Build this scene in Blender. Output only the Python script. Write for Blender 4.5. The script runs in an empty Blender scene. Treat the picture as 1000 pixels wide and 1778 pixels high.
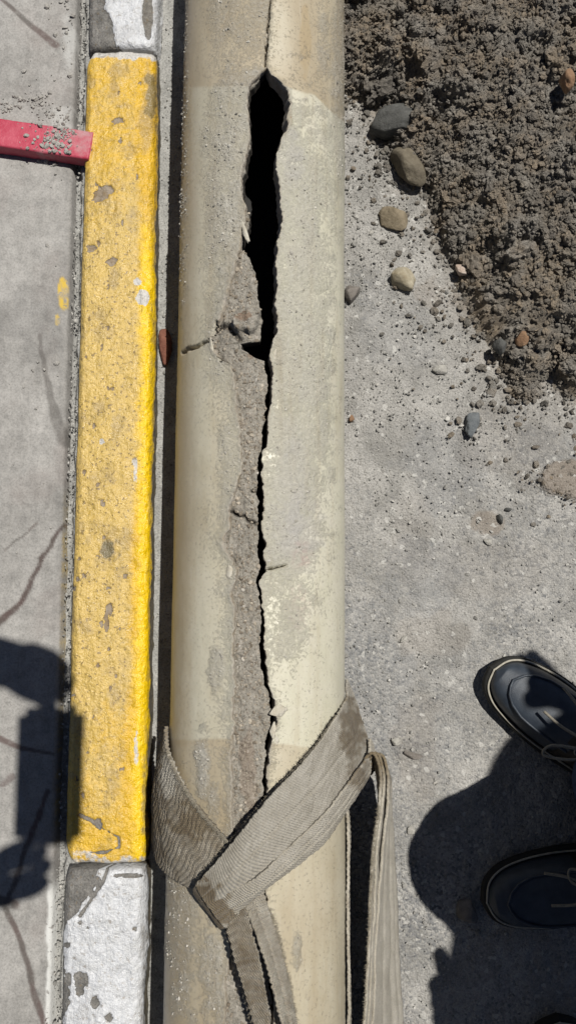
import bpy, bmesh, math, random
import numpy as np
from mathutils import Vector, Matrix

random.seed(7)
SC = bpy.context.scene
COL = SC.collection

# ------------------------------------------------------------------ camera, sky, sun, exposure
CAM_H = 1.12
FPX = 1450.0                       # focal length in photograph pixels (1000 x 1778)
TILT = math.radians(6.43)
cam_d = bpy.data.cameras.new('camera')
cam = bpy.data.objects.new('camera', cam_d)
COL.objects.link(cam)
cam.location = (0, 0, CAM_H)
cam.rotation_euler = (TILT, 0, 0)
cam_d.sensor_fit = 'VERTICAL'
cam_d.angle = 2 * math.atan(889.0 / FPX)
cam_d.clip_start = 0.02
cam_d.clip_end = 500
SC.camera = cam

SUN = Vector((0.285, 0.25, 1.0)).normalized()
world = bpy.data.worlds.new('World')
SC.world = world
world.use_nodes = True
wn = world.node_tree
sky = wn.nodes.new('ShaderNodeTexSky')
sky.sky_type = 'NISHITA'
sky.sun_disc = False
sky.sun_elevation = math.asin(SUN.z)
sky.air_density = 0.55
sky.dust_density = 0.25
sky.sun_rotation = math.atan2(SUN.x, SUN.y)
wn.links.new(sky.outputs[0], wn.nodes['Background'].inputs[0])
wn.nodes['Background'].inputs[1].default_value = 0.05
sun_d = bpy.data.lights.new('sun', 'SUN')
sun_d.energy = 5.0
sun_d.angle = math.radians(0.53)
sun_d.color = (1.0, 0.965, 0.90)
sun = bpy.data.objects.new('sun', sun_d)
COL.objects.link(sun)
sun.rotation_euler = SUN.to_track_quat('Z', 'Y').to_euler()
SC.view_settings.view_transform = 'Standard'
SC.view_settings.look = 'None'
SC.view_settings.gamma = 1.0
SC.view_settings.use_curve_mapping = False
SC.view_settings.exposure = 0.05

# ------------------------------------------------------------------ projection between photo pixels and the place
CT, ST = math.cos(TILT), math.sin(TILT)


def ray(px, py):
    u = (np.asarray(px, float) - 500) / FPX
    v = (889 - np.asarray(py, float)) / FPX
    return np.stack([u, ST + v * CT, -CT + v * ST], -1)


def U(px, py, z=0.0):
    d = ray(px, py)
    k = (CAM_H - z) / (-d[..., 2])
    return np.stack([d[..., 0] * k, d[..., 1] * k, np.zeros_like(k) + z], -1)


def proj(P):
    x, y, z = P[..., 0], P[..., 1], P[..., 2] - CAM_H
    a = y * CT + z * ST
    b = y * ST - z * CT
    return 500 + FPX * x / b, 889 - FPX * a / b


# ------------------------------------------------------------------ noise
def _h(ix, iy, iz, s):
    n = (ix.astype(np.int64) * 374761393 + iy.astype(np.int64) * 668265263 + iz.astype(np.int64) * 2147483647 + s * 974711) & 0xffffffff
    n = ((n ^ (n >> 13)) * 1274126177) & 0xffffffff
    n = ((n ^ (n >> 16)) * 2246822519) & 0xffffffff
    return ((n ^ (n >> 15)) & 0xffffff) / float(0xffffff)


def vnoise(x, y, z=None, s=0):
    x = np.asarray(x, float); y = np.asarray(y, float)
    z = np.zeros_like(x) if z is None else np.asarray(z, float)
    ix, iy, iz = np.floor(x), np.floor(y), np.floor(z)
    fx, fy, fz = x - ix, y - iy, z - iz
    fx, fy, fz = [f * f * f * (f * (f * 6 - 15) + 10) for f in (fx, fy, fz)]
    r = 0
    flat = not np.any(fz)
    for dz in ((0,) if flat else (0, 1)):
        wz = 1 if flat else (fz if dz else 1 - fz)
        for dy in (0, 1):
            wy = fy if dy else 1 - fy
            for dx in (0, 1):
                wx = fx if dx else 1 - fx
                r = r + _h(ix + dx, iy + dy, iz + dz, s) * wx * wy * wz
    return r * 2 - 1


def fbm(x, y, z=None, s=0, o=4, g=0.5, l=2.03):
    a, t, n = 1.0, 0, 0
    x = np.asarray(x, float); y = np.asarray(y, float)
    for i in range(o):
        t = t + a * vnoise(x, y, z, s + i * 17)
        n += a; a *= g
        x = x * l + 13.7; y = y * l + 5.1
        z = None if z is None else z * l + 3.3
    return t / n


def worley(x, y, s=0):
    ix, iy = np.floor(x), np.floor(y)
    best = np.full(np.shape(x), 9.0)
    cid = np.zeros(np.shape(x))
    for dx in (-1, 0, 1):
        for dy in (-1, 0, 1):
            cx, cy = ix + dx, iy + dy
            z0 = np.zeros_like(cx)
            d = (cx + _h(cx, cy, z0, s) - x) ** 2 + (cy + _h(cx, cy, z0, s + 5) - y) ** 2
            m = d < best
            best = np.where(m, d, best)
            cid = np.where(m, _h(cx, cy, z0, s + 9), cid)
    return np.sqrt(best), cid


def sm(a, b, x):
    t = np.clip((x - a) / (b - a), 0, 1)
    return t * t * (3 - 2 * t)


def seg_dist(x, y, pts):
    d = np.full(np.shape(x), 1e9)
    tt = np.zeros(np.shape(x))
    n = len(pts) - 1
    for i in range(n):
        (ax, ay), (bx, by) = pts[i][:2], pts[i + 1][:2]
        ex, ey = bx - ax, by - ay
        t = np.clip(((x - ax) * ex + (y - ay) * ey) / (ex * ex + ey * ey + 1e-12), 0, 1)
        q = np.hypot(x - ax - t * ex, y - ay - t * ey)
        m = q < d
        d = np.where(m, q, d); tt = np.where(m, (i + t) / n, tt)
    return d, tt


def inside(x, y, pts):
    r = np.zeros(np.shape(x), bool)
    j = len(pts) - 1
    for i in range(len(pts)):
        (xi, yi), (xj, yj) = pts[i][:2], pts[j][:2]
        c = ((yi > y) != (yj > y)) & (x < (xj - xi) * (y - yi) / (yj - yi + 1e-12) + xi)
        r ^= c
        j = i
    return r


def sdf(x, y, pts):
    """Signed distance to a closed outline, positive inside."""
    d, _ = seg_dist(x, y, list(pts) + [pts[0]])
    return np.where(inside(x, y, pts), d, -d)


def blob(x, y, cx, cy, rx, ry, s=0, wob=0.35):
    """1 inside a wobbly ellipse, 0 outside."""
    q = np.hypot((x - cx) / rx, (y - cy) / ry) + wob * fbm(x / max(rx, ry) * 1.7, y / max(rx, ry) * 1.7, s=s, o=3)
    return sm(1.12, 0.88, q)


def sblob(x, y, cx, cy, rx, ry, s=0, wob=.8):
    q = np.hypot((x - cx) / rx, (y - cy) / ry) + wob * fbm(x / 16, y / 16, s=s, o=4)
    return sm(1.45, .45, q)


# ------------------------------------------------------------------ meshes
def link(name, me, mat=None, parent=None, loc=None):
    o = bpy.data.objects.new(name, me)
    COL.objects.link(o)
    if mat is not None:
        me.materials.append(mat)
    if parent is not None:
        o.parent = parent
    if loc is not None:
        o.location = loc
    return o


def mesh_np(name, V, F, smooth=True, attrs=None):
    """V (n,3); F (m,k) all alike."""
    me = bpy.data.meshes.new(name)
    V = np.ascontiguousarray(V, np.float32); F = np.ascontiguousarray(F, np.int32)
    m, k = F.shape
    me.vertices.add(len(V)); me.vertices.foreach_set('co', V.ravel())
    me.loops.add(m * k); me.loops.foreach_set('vertex_index', F.ravel())
    me.polygons.add(m)
    me.polygons.foreach_set('loop_start', np.arange(0, m * k, k, dtype=np.int32))
    me.polygons.foreach_set('loop_total', np.full(m, k, np.int32))
    me.polygons.foreach_set('use_smooth', np.full(m, smooth))
    me.update(calc_edges=True)
    for a, v in (attrs or {}).items():
        at = me.attributes.new(a, 'FLOAT', 'POINT')
        at.data.foreach_set('value', np.ascontiguousarray(np.ravel(v), np.float32))
    return me


def grid_faces(ny, nx, flip=False, wrap=False):
    i = np.arange(ny - 1)[:, None]
    j = np.arange(nx if wrap else nx - 1)[None, :]
    k = (j + 1) % nx
    a = i * nx + j; b = i * nx + k; c = (i + 1) * nx + k; d = (i + 1) * nx + j
    f = np.stack([a, b, c, d] if not flip else [a, d, c, b], -1)
    return f.reshape(-1, 4)


def grid(name, P, mat, parent=None, attrs=None, flip=False, smooth=True, wrap=False):
    ny, nx = P.shape[:2]
    return link(name, mesh_np(name, P.reshape(-1, 3), grid_faces(ny, nx, flip, wrap), smooth, attrs), mat, parent)


def axis(lo, hi, step, far_lo, far_hi, n=10):
    """Fine steps between lo and hi, then growing ones out to the far ends."""
    a = np.arange(lo, hi + step * .5, step)
    l = lo - (lo - far_lo) * (np.linspace(1, 0, n, endpoint=False) ** 4)
    h = hi + (far_hi - hi) * (np.linspace(0, 1, n + 1)[1:] ** 4)
    return np.concatenate([l if far_lo < lo else [], a, h if far_hi > hi else []])


def ico(sub):
    bm = bmesh.new()
    bmesh.ops.create_icosphere(bm, subdivisions=sub, radius=1)
    V = np.array([v.co[:] for v in bm.verts]); F = np.array([[v.index for v in f.verts] for f in bm.faces])
    bm.free()
    return V, F


ICO = {k: ico(k) for k in (1, 2, 3, 4)}


def rand_rot(rng, n):
    q = rng.normal(size=(n, 4)); q /= np.linalg.norm(q, axis=1)[:, None]
    w, x, y, z = q.T
    return np.stack([1 - 2 * (y * y + z * z), 2 * (x * y - z * w), 2 * (x * z + y * w),
                     2 * (x * y + z * w), 1 - 2 * (x * x + z * z), 2 * (y * z - x * w),
                     2 * (x * z - y * w), 2 * (y * z + x * w), 1 - 2 * (x * x + y * y)], -1).reshape(n, 3, 3)


def scatter(name, pos, rad, mat, seed=0, sub=1, rough=0.25, flat=0.75, smooth=False, parent=None):
    """Many small crumbs in one mesh (stuff)."""
    rng = np.random.default_rng(seed)
    V, F = ICO[sub]
    n = len(pos)
    var = np.stack([V * (1 + rough * 2.2 * fbm(V[:, 0] * 1.6 + k * 9, V[:, 1] * 1.6, V[:, 2] * 1.6 + 5, s=seed + k, o=3, g=.7) + rough * .35 * rng.uniform(-1, 1, len(V)))[:, None] for k in range(10)])
    W = var[rng.integers(0, 10, n)]
    W = W * rng.uniform(0.5, 1.35, (n, 1, 3))
    W = np.einsum('nij,nkj->nki', rand_rot(rng, n), W)
    W[..., 2] *= flat
    W = W * rad[:, None, None] + pos[:, None, :]
    FF = (F[None] + (np.arange(n) * len(V))[:, None, None]).reshape(-1, 3)
    rnd = np.repeat(rng.uniform(0, 1, n), len(V))
    o = link(name, mesh_np(name, W.reshape(-1, 3), FF, smooth, {'rnd': rnd}), mat, parent)
    o['kind'] = 'stuff'
    return o


def tube(name, pts, rad, mat, parent=None, n=8, closed=False, cap=True):
    P = np.array(pts, float)
    m = len(P)
    T = np.gradient(P, axis=0) if not closed else np.roll(P, -1, 0) - np.roll(P, 1, 0)
    T /= np.linalg.norm(T, axis=1)[:, None] + 1e-12
    up = np.array([0, 0, 1.0])
    A = np.cross(T, up); l = np.linalg.norm(A, axis=1)
    A[l < 1e-3] = (1, 0, 0); A /= np.linalg.norm(A, axis=1)[:, None]
    B = np.cross(A, T)
    th = np.linspace(0, 2 * math.pi, n, endpoint=False)
    r = np.broadcast_to(np.asarray(rad, float), (m,))
    R = P[:, None] + r[:, None, None] * (np.cos(th)[None, :, None] * A[:, None] + np.sin(th)[None, :, None] * B[:, None])
    if closed:
        R = np.concatenate([R, R[:1]], 0)
    elif cap:
        R = np.concatenate([np.repeat(P[:1, None], n, 1), R, np.repeat(P[-1:, None], n, 1)], 0)
    return grid(name, R, mat, parent, wrap=True)


def catmull(pts, n):
    """n samples through control points (rows of any width)."""
    P = np.array(pts, float)
    P = np.concatenate([2 * P[:1] - P[1:2], P, 2 * P[-1:] - P[-2:-1]])
    t = np.linspace(0, len(P) - 3 - 1e-9, n)
    i = np.floor(t).astype(int); f = (t - i)[:, None]
    a, b, c, d = P[i], P[i + 1], P[i + 2], P[i + 3]
    return 0.5 * (2 * b + (c - a) * f + (2 * a - 5 * b + 4 * c - d) * f ** 2 + (3 * b - a - 3 * c + d) * f ** 3)


def empty(name, loc, label=None, cat=None, group=None, rz=0):
    o = bpy.data.objects.new(name, None)
    COL.objects.link(o)
    o.location = loc; o.rotation_euler = (0, 0, rz)
    o.empty_display_size = 0.02
    tag(o, label, cat, group)
    return o


def tag(o, label=None, cat=None, group=None, kind=None):
    for k, v in (('label', label), ('category', cat), ('group', group), ('kind', kind)):
        if v:
            o[k] = v
    return o


# ------------------------------------------------------------------ materials
class Mat:
    def __init__(s, name):
        s.m = bpy.data.materials.new(name); s.m.use_nodes = True
        s.t = s.m.node_tree; s.b = s.t.nodes['Principled BSDF']
        s.co = s.t.nodes.new('ShaderNodeTexCoord').outputs['Object']

    def _set(s, sock, v):
        if isinstance(v, bpy.types.NodeSocket):
            s.t.links.new(v, sock)
        elif isinstance(v, (tuple, list)) and len(v) == 3 and sock.type == 'RGBA':
            sock.default_value = (*v, 1)
        else:
            sock.default_value = v

    def attr(s, name):
        n = s.t.nodes.new('ShaderNodeAttribute'); n.attribute_name = name
        return n.outputs['Fac']

    def noise(s, scale, detail=4, rough=0.55, dist=0.0, co=None, out=0):
        n = s.t.nodes.new('ShaderNodeTexNoise')
        n.inputs['Scale'].default_value = scale; n.inputs['Detail'].default_value = detail
        n.inputs['Roughness'].default_value = rough; n.inputs['Distortion'].default_value = dist
        s.t.links.new(co or s.co, n.inputs['Vector'])
        return n.outputs[out]

    def vor(s, scale, feature='F1', out='Distance', rnd=1.0, co=None):
        n = s.t.nodes.new('ShaderNodeTexVoronoi'); n.feature = feature
        n.inputs['Scale'].default_value = scale; n.inputs['Randomness'].default_value = rnd
        s.t.links.new(co or s.co, n.inputs['Vector'])
        return n.outputs[out]

    def scale(s, v):
        n = s.t.nodes.new('ShaderNodeMapping'); n.inputs['Scale'].default_value = v
        s.t.links.new(s.co, n.inputs['Vector'])
        return n.outputs[0]

    def ramp(s, f, stops, interp='LINEAR'):
        n = s.t.nodes.new('ShaderNodeValToRGB'); n.color_ramp.interpolation = interp
        e = n.color_ramp.elements
        while len(e) < len(stops):
            e.new(0.5)
        for q, (p, c) in zip(e, stops):
            q.position = p
            q.color = (c, c, c, 1) if not isinstance(c, (tuple, list)) else (*c, 1)
        s._set(n.inputs[0], f)
        return n.outputs[0]

    def mix(s, f, a, b, mode='MIX'):
        n = s.t.nodes.new('ShaderNodeMix'); n.data_type = 'RGBA'; n.blend_type = mode
        s._set(n.inputs[0], f); s._set(n.inputs[6], a); s._set(n.inputs[7], b)
        return n.outputs[2]

    def math(s, op, a, b=0.0, c=0.0, clamp=False):
        n = s.t.nodes.new('ShaderNodeMath'); n.operation = op; n.use_clamp = clamp
        s._set(n.inputs[0], a); s._set(n.inputs[1], b); s._set(n.inputs[2], c)
        return n.outputs[0]

    def sep(s, color):
        n = s.t.nodes.new('ShaderNodeSeparateColor'); s.t.links.new(color, n.inputs[0])
        return n.outputs[0]

    def bump(s, h, dist=0.001, strength=1.0, normal=None):
        n = s.t.nodes.new('ShaderNodeBump')
        n.inputs['Distance'].default_value = dist; n.inputs['Strength'].default_value = strength
        s._set(n.inputs['Height'], h)
        if normal is not None:
            s.t.links.new(normal, n.inputs['Normal'])
        return n.outputs[0]

    def done(s, color, rough=0.8, normal=None, spec=0.4, **kw):
        s._set(s.b.inputs['Base Color'], color); s._set(s.b.inputs['Roughness'], rough)
        s._set(s.b.inputs['Specular IOR Level'], spec)
        for k, v in kw.items():
            s._set(s.b.inputs[k], v)
        if normal is not None:
            s.t.links.new(normal, s.b.inputs['Normal'])
        return s.m


def simple(name, c1, c2, scale=60, rough=0.7, bump=0.0005, spec=0.4, bscale=None):
    m = Mat(name)
    n = m.noise(scale, 5)
    col = m.mix(m.ramp(n, [(0.3, 0.0), (0.7, 1.0)]), c1, c2)
    nb = m.bump(m.noise(bscale or scale * 4, 4), bump) if bump else None
    return m.done(col, rough, nb, spec)


def mat_road():
    m = Mat('dusty_asphalt')
    asph, dust, brown = m.attr('asph'), m.attr('dust'), m.attr('brown')
    cell = m.sep(m.vor(330, out='Color'))
    cell2 = m.sep(m.vor(700, out='Color'))
    agg = m.ramp(cell, [(0.0, (0.10, 0.102, 0.106)), (0.35, (0.19, 0.191, 0.189)), (0.7, (0.27, 0.265, 0.252)), (0.93, (0.40, 0.385, 0.355)), (1.0, (0.58, 0.56, 0.52))])
    agg = m.mix(m.ramp(cell2, [(0.55, 0.0), (1.0, 0.6)]), agg, (0.14, 0.143, 0.15))
    d1 = m.noise(17, 7, 0.62, 0.6)
    dustc = m.mix(m.ramp(d1, [(0.35, 0.0), (0.65, 1.0)]), (0.225, 0.217, 0.20), (0.37, 0.357, 0.332))
    grit = m.ramp(m.noise(520, 3, 0.7), [(0.3, 0.5), (0.5, 1.0), (0.72, 1.3)])
    dustc = m.mix(0.8, dustc, grit, 'MULTIPLY')
    f = m.math('ADD', dust, m.math('MULTIPLY', m.math('SUBTRACT', m.noise(95, 5, 0.65), 0.5), 1.5), clamp=True)
    f = m.math('ADD', f, m.math('MULTIPLY', m.math('SUBTRACT', cell, 0.5), 0.35), clamp=True)
    col = m.mix(m.ramp(f, [(0.15, 0.0), (0.8, 0.92)]), agg, dustc)
    col = m.mix(m.math('MULTIPLY', asph, 0.42), col, m.mix(0.5, agg, (0.17, 0.18, 0.195)))
    col = m.mix(m.math('MULTIPLY', brown, 0.6), col, (0.16, 0.115, 0.075))
    spark = m.ramp(m.sep(m.vor(210, out='Color')), [(0.965, 0.0), (0.985, 0.7)])
    col = m.mix(spark, col, (0.46, 0.45, 0.42))
    h = m.math('ADD', m.math('MULTIPLY', m.vor(330), -1.0), m.noise(300, 4, 0.7))
    return m.done(col, 0.9, m.bump(h, 0.0018, 0.9), 0.25)


def mat_gutter():
    m = Mat('gutter_concrete')
    col = m.mix(m.ramp(m.noise(60, 6), [(0.3, 0.0), (0.7, 1.0)]), (0.23, 0.228, 0.215), (0.36, 0.355, 0.335))
    sp = m.ramp(m.noise(420, 3, 0.7), [(0.33, 0.5), (0.5, 1.0), (0.75, 1.3)])
    col = m.mix(0.85, col, sp, 'MULTIPLY')
    return m.done(col, 0.9, m.bump(m.noise(380, 4, 0.7), 0.0016), 0.25)


def mat_pavement():
    m = Mat('pavement_concrete')
    st, wh, yl, dk = m.attr('stain'), m.attr('white'), m.attr('yellow'), m.attr('darker')
    n = m.noise(16, 7, 0.62)
    col = m.mix(m.ramp(n, [(0.3, 0.0), (0.7, 1.0)]), (0.25, 0.24, 0.225), (0.375, 0.362, 0.342))
    fine = m.ramp(m.noise(380, 4, 0.7), [(0.3, 0.62), (0.55, 1.0), (0.75, 1.12)])
    col = m.mix(0.8, col, fine, 'MULTIPLY')
    streak = m.ramp(m.noise(30, 5, 0.6, co=m.scale((3.0, 0.5, 1))), [(0.35, 0.78), (0.6, 1.04)])
    col = m.mix(0.35, col, streak, 'MULTIPLY')
    col = m.mix(0.8, col, m.ramp(m.noise(70, 6, 0.7), [(0.3, 0.72), (0.55, 1.02), (0.75, 1.08)]), 'MULTIPLY')
    red = m.ramp(m.noise(9, 3), [(0.55, 0.0), (0.75, 0.35)])
    col = m.mix(red, col, (0.21, 0.165, 0.15))
    sc = m.mix(m.ramp(m.noise(14, 3), [(0.4, 0.0), (0.6, 1.0)]), (0.085, 0.055, 0.05), (0.075, 0.068, 0.06))
    sf = m.math('MULTIPLY', st, m.ramp(m.noise(150, 4, 0.7), [(0.25, 0.55), (0.5, 1.0)]))
    col = m.mix(sf, col, sc)
    col = m.mix(m.math('MULTIPLY', dk, 0.5), col, (0.08, 0.078, 0.075))
    pit = m.ramp(m.noise(170, 3, 0.6), [(0.36, 0.0), (0.42, 1.0)])
    col = m.mix(m.math('MULTIPLY', wh, pit), col, (0.55, 0.55, 0.53))
    col = m.mix(m.math('MULTIPLY', yl, pit), col, (0.55, 0.38, 0.06))
    h = m.math('ADD', m.noise(320, 4, 0.65), m.math('MULTIPLY', m.noise(60, 3), 0.8))
    return m.done(col, 0.88, m.bump(h, 0.0008), 0.3)


def mat_kerb(name, paint, faded, bright, mottle=.8):
    m = Mat(name)
    pm, wear, edge, dirt, face, under = m.attr('paint'), m.attr('wear'), m.attr('edge'), m.attr('dirt'), m.attr('face'), m.attr('under')
    con = m.mix(m.ramp(m.noise(70, 6), [(0.3, 0.0), (0.7, 1.0)]), (0.10, 0.096, 0.088), (0.205, 0.195, 0.18))
    con = m.mix(0.85, con, m.ramp(m.noise(420, 3, 0.7), [(0.33, 0.5), (0.5, 1.0), (0.78, 1.4)]), 'MULTIPLY')
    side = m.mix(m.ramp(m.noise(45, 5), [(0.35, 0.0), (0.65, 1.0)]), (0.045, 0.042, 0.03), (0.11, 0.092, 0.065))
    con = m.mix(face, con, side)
    w = m.math('ADD', wear, m.math('MULTIPLY', m.math('SUBTRACT', m.noise(120, 6, 0.65), 0.5), 0.9), clamp=True)
    pc = m.mix(m.ramp(w, [(0.3, 0.0), (0.75, 1.0)]), paint, faded)
    pc = m.mix(edge, pc, bright)
    mott = m.ramp(m.noise(48, 6, 0.7), [(0.3, 0.72), (0.5, 1.0), (0.7, 1.08)])
    pc = m.mix(m.math('SUBTRACT', mottle, m.math('MULTIPLY', edge, mottle * .75)), pc, mott, 'MULTIPLY')
    pc = m.mix(m.ramp(m.math('ADD', under, m.math('MULTIPLY', m.math('SUBTRACT', m.noise(160, 5, 0.7), 0.5), 0.8)), [(0.4, 0.0), (0.6, 1.0)]), pc, (0.50, 0.48, 0.45))
    fl = m.ramp(m.noise(340, 4, 0.7), [(0.3, 0.7), (0.55, 1.0), (0.8, 1.1)])
    pc = m.mix(0.6, pc, fl, 'MULTIPLY')
    f = m.math('ADD', pm, m.math('MULTIPLY', m.math('SUBTRACT', m.noise(260, 4, 0.7), 0.5), 0.7))
    f = m.ramp(f, [(0.46, 0.0), (0.54, 1.0)])
    flake = m.mix(m.ramp(m.noise(110, 4), [(0.35, 0.0), (0.65, 1.0)]), (0.22, 0.155, 0.085), (0.31, 0.26, 0.205))
    con = m.mix(m.math('MULTIPLY', m.attr('flaked'), 0.85), con, flake)
    col = m.mix(f, con, pc)
    col = m.mix(m.math('MULTIPLY', dirt, 0.75), col, m.mix(0.3, con, (0.13, 0.088, 0.03)))
    col = m.mix(m.ramp(dirt, [(0.62, 0.0), (0.85, 0.6)]), col, (0.06, 0.065, 0.04))
    pits = m.ramp(m.noise(230, 2, 0.5), [(0.33, 1.0), (0.40, 0.0)])
    col = m.mix(m.math('MULTIPLY', m.math('MULTIPLY', pits, wear), 0.8), col, (0.15, 0.10, 0.045))
    lump = m.math('ADD', m.noise(150, 4, 0.6), m.math('MULTIPLY', m.noise(430, 3, 0.6), 0.35))
    lump = m.math('ADD', lump, m.math('MULTIPLY', f, 0.7))
    lump = m.math('ADD', lump, m.math('MULTIPLY', m.noise(110, 4, 0.6, co=m.scale((1, .22, 1))), 0.8))
    ro = m.mix(f, (0.9, 0.9, 0.9), m.ramp(m.noise(90, 3), [(0.3, 0.20), (0.7, 0.45)]))
    return m.done(col, m.sep(ro), m.bump(lump, 0.0030, 1.0), 0.6)


def mat_pipe_shell():
    m = Mat('pipe_outer_shell')
    pale, dust, edge, lav, red, warm = [m.attr(a) for a in ('pale', 'dust', 'raw', 'lavender', 'redmark', 'warm')]
    n = m.noise(22, 5, 0.6, co=m.scale((1, 0.35, 1)))
    tan = m.mix(m.ramp(n, [(0.3, 0.0), (0.7, 1.0)]), (0.325, 0.27, 0.185), (0.405, 0.352, 0.258))
    crm = m.mix(m.ramp(n, [(0.3, 0.0), (0.7, 1.0)]), (0.45, 0.428, 0.33), (0.51, 0.49, 0.39))
    col = m.mix(pale, tan, crm)
    col = m.mix(warm, col, (0.33, 0.25, 0.14))
    dn = m.ramp(m.noise(240, 5, 0.7), [(0.3, 0.0), (0.7, 1.0)])
    dc = m.mix(dn, (0.36, 0.34, 0.295), (0.58, 0.558, 0.50))
    f = m.math('ADD', dust, m.math('MULTIPLY', m.math('SUBTRACT', m.noise(300, 6, 0.8), 0.5), 1.9), clamp=True)
    f = m.ramp(f, [(0.15, 0.0), (0.95, 0.9)])
    col = m.mix(f, col, dc)
    col = m.mix(m.math('MULTIPLY', lav, 0.5), col, (0.44, 0.42, 0.42))
    stk = m.ramp(m.noise(26, 6, 0.65, co=m.scale((2.6, .22, 2.6))), [(0.50, 0.0), (0.75, 0.45)])
    col = m.mix(stk, col, (0.30, 0.235, 0.145))
    pat = m.ramp(m.noise(34, 6, 0.7), [(0.42, 0.0), (0.62, 0.5)])
    col = m.mix(m.math('MULTIPLY', pat, pale), col, (0.53, 0.50, 0.415))
    scr = m.ramp(m.noise(70, 5, 0.7, co=m.scale((5, .25, 5))), [(0.6, 0.0), (0.72, 0.35)])
    col = m.mix(scr, col, (0.50, 0.47, 0.40))
    col = m.mix(m.math('MULTIPLY', red, m.ramp(m.noise(180, 4), [(0.4, 0.0), (0.65, 0.3)])), col, (0.40, 0.20, 0.22))
    speck = m.ramp(m.noise(420, 2, 0.5), [(0.27, 1.0), (0.33, 0.0)])
    col = m.mix(m.math('MULTIPLY', speck, m.math('ADD', m.math('MULTIPLY', dust, 0.6), 0.08)), col, (0.12, 0.10, 0.075))
    rawc = m.mix(m.ramp(m.noise(90, 4), [(0.35, 0.0), (0.65, 1.0)]), (0.36, 0.30, 0.22), (0.50, 0.46, 0.40))
    col = m.mix(edge, col, rawc)
    hb = m.math('MULTIPLY', f, m.noise(330, 4, 0.7))
    ro = m.math('ADD', 0.42, m.math('MULTIPLY', f, 0.45))
    return m.done(col, ro, m.bump(hb, 0.0030), 0.4)


def mat_core():
    m = Mat('pipe_sand_core')
    deep_shade, tint = m.attr('deep_shade'), m.attr('tint')
    n = m.noise(50, 6, 0.65)
    col = m.mix(m.ramp(n, [(0.3, 0.0), (0.7, 1.0)]), (0.225, 0.205, 0.172), (0.36, 0.335, 0.29))
    col = m.mix(0.85, col, m.ramp(m.noise(420, 3, 0.7), [(0.32, 0.45), (0.5, 1.0), (0.78, 1.3)]), 'MULTIPLY')
    r = m.math('ADD', tint, m.ramp(m.noise(38, 3), [(0.6, 0.0), (0.75, 0.35)]), clamp=True)
    col = m.mix(m.math('MULTIPLY', r, 0.6), col, (0.19, 0.105, 0.055))
    sp = m.ramp(m.sep(m.vor(260, out='Color')), [(0.93, 0.0), (0.97, 0.6)])
    col = m.mix(sp, col, (0.42, 0.38, 0.33))
    col = m.mix(deep_shade, col, (0.035, 0.03, 0.025))  # near-black shade painted into the cracks and hole wall
    return m.done(col, 0.92, m.bump(m.noise(300, 5, 0.72), 0.003), 0.2)


def mat_web():
    m = Mat('sling_webbing')
    soil, along, across = m.attr('soil'), m.attr('along'), m.attr('across')
    n = m.noise(42, 6, 0.65)
    col = m.mix(m.ramp(n, [(0.3, 0.0), (0.7, 1.0)]), (0.40, 0.362, 0.29), (0.57, 0.53, 0.45))
    br = m.mix(m.ramp(m.noise(60, 5), [(0.3, 0.0), (0.7, 1.0)]), (0.14, 0.10, 0.055), (0.23, 0.18, 0.11))
    f = m.math('ADD', soil, m.math('MULTIPLY', m.math('SUBTRACT', m.noise(75, 5, 0.6), 0.5), 0.9), clamp=True)
    col = m.mix(m.ramp(f, [(0.25, 0.0), (0.8, 0.95)]), col, br)
    wa = m.math('SINE', m.math('MULTIPLY', across, 6.2832 / 0.0022))
    wl = m.math('SINE', m.math('MULTIPLY', along, 6.2832 / 0.0026))
    wv = m.math('MULTIPLY', wa, wl)
    col = m.mix(m.ramp(wv, [(0.0, 0.25), (0.5, 0.0)]), col, (0.07, 0.058, 0.04))
    fuzz = m.ramp(m.noise(520, 3, 0.7), [(0.3, 0.65), (0.55, 1.0), (0.8, 1.25)])
    col = m.mix(0.7, col, fuzz, 'MULTIPLY')
    b = m.math('ADD', m.math('MULTIPLY', wv, 0.5), m.noise(480, 3, 0.7))
    return m.done(col, 0.95, m.bump(b, 0.0016), 0.15, **{'Sheen Weight': 0.15})


def mat_soil(name, dark, mid, light, rough=0.95):
    m = Mat(name)
    rnd = m.attr('rnd')
    n = m.noise(11, 6, 0.6)
    col = m.mix(m.ramp(n, [(0.32, 0.0), (0.68, 1.0)]), dark, mid)
    v = m.ramp(m.math('ADD', m.math('MULTIPLY', rnd, 0.5), m.math('MULTIPLY', m.noise(150, 5, 0.7), 0.5)), [(0.25, 0.0), (0.85, 0.85)])
    col = m.mix(v, col, m.mix(m.ramp(m.noise(24, 3), [(0.4, 0.0), (0.6, 1.0)]), light, tuple(x * y for x, y in zip(light, (1.0, .86, .70)))))
    col = m.mix(0.8, col, m.ramp(m.noise(520, 3, 0.7), [(0.3, 0.5), (0.5, 1.0), (0.8, 1.35)]), 'MULTIPLY')
    return m.done(col, rough, m.bump(m.noise(330, 5, 0.8), 0.0055), 0.2)


def mat_rock(name, c1, c2, speck=(0.4, 0.38, 0.34), amt=0.25, rough=0.85):
    m = Mat(name)
    n = m.noise(85, 6, 0.65)
    col = m.mix(m.ramp(n, [(0.33, 0.0), (0.67, 1.0)]), c1, c2)
    col = m.mix(m.ramp(m.noise(420, 3, 0.7), [(0.58, 0.0), (0.75, amt)]), col, speck)
    return m.done(col, rough, m.bump(m.noise(300, 5, 0.7), 0.0018), 0.3)


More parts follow.
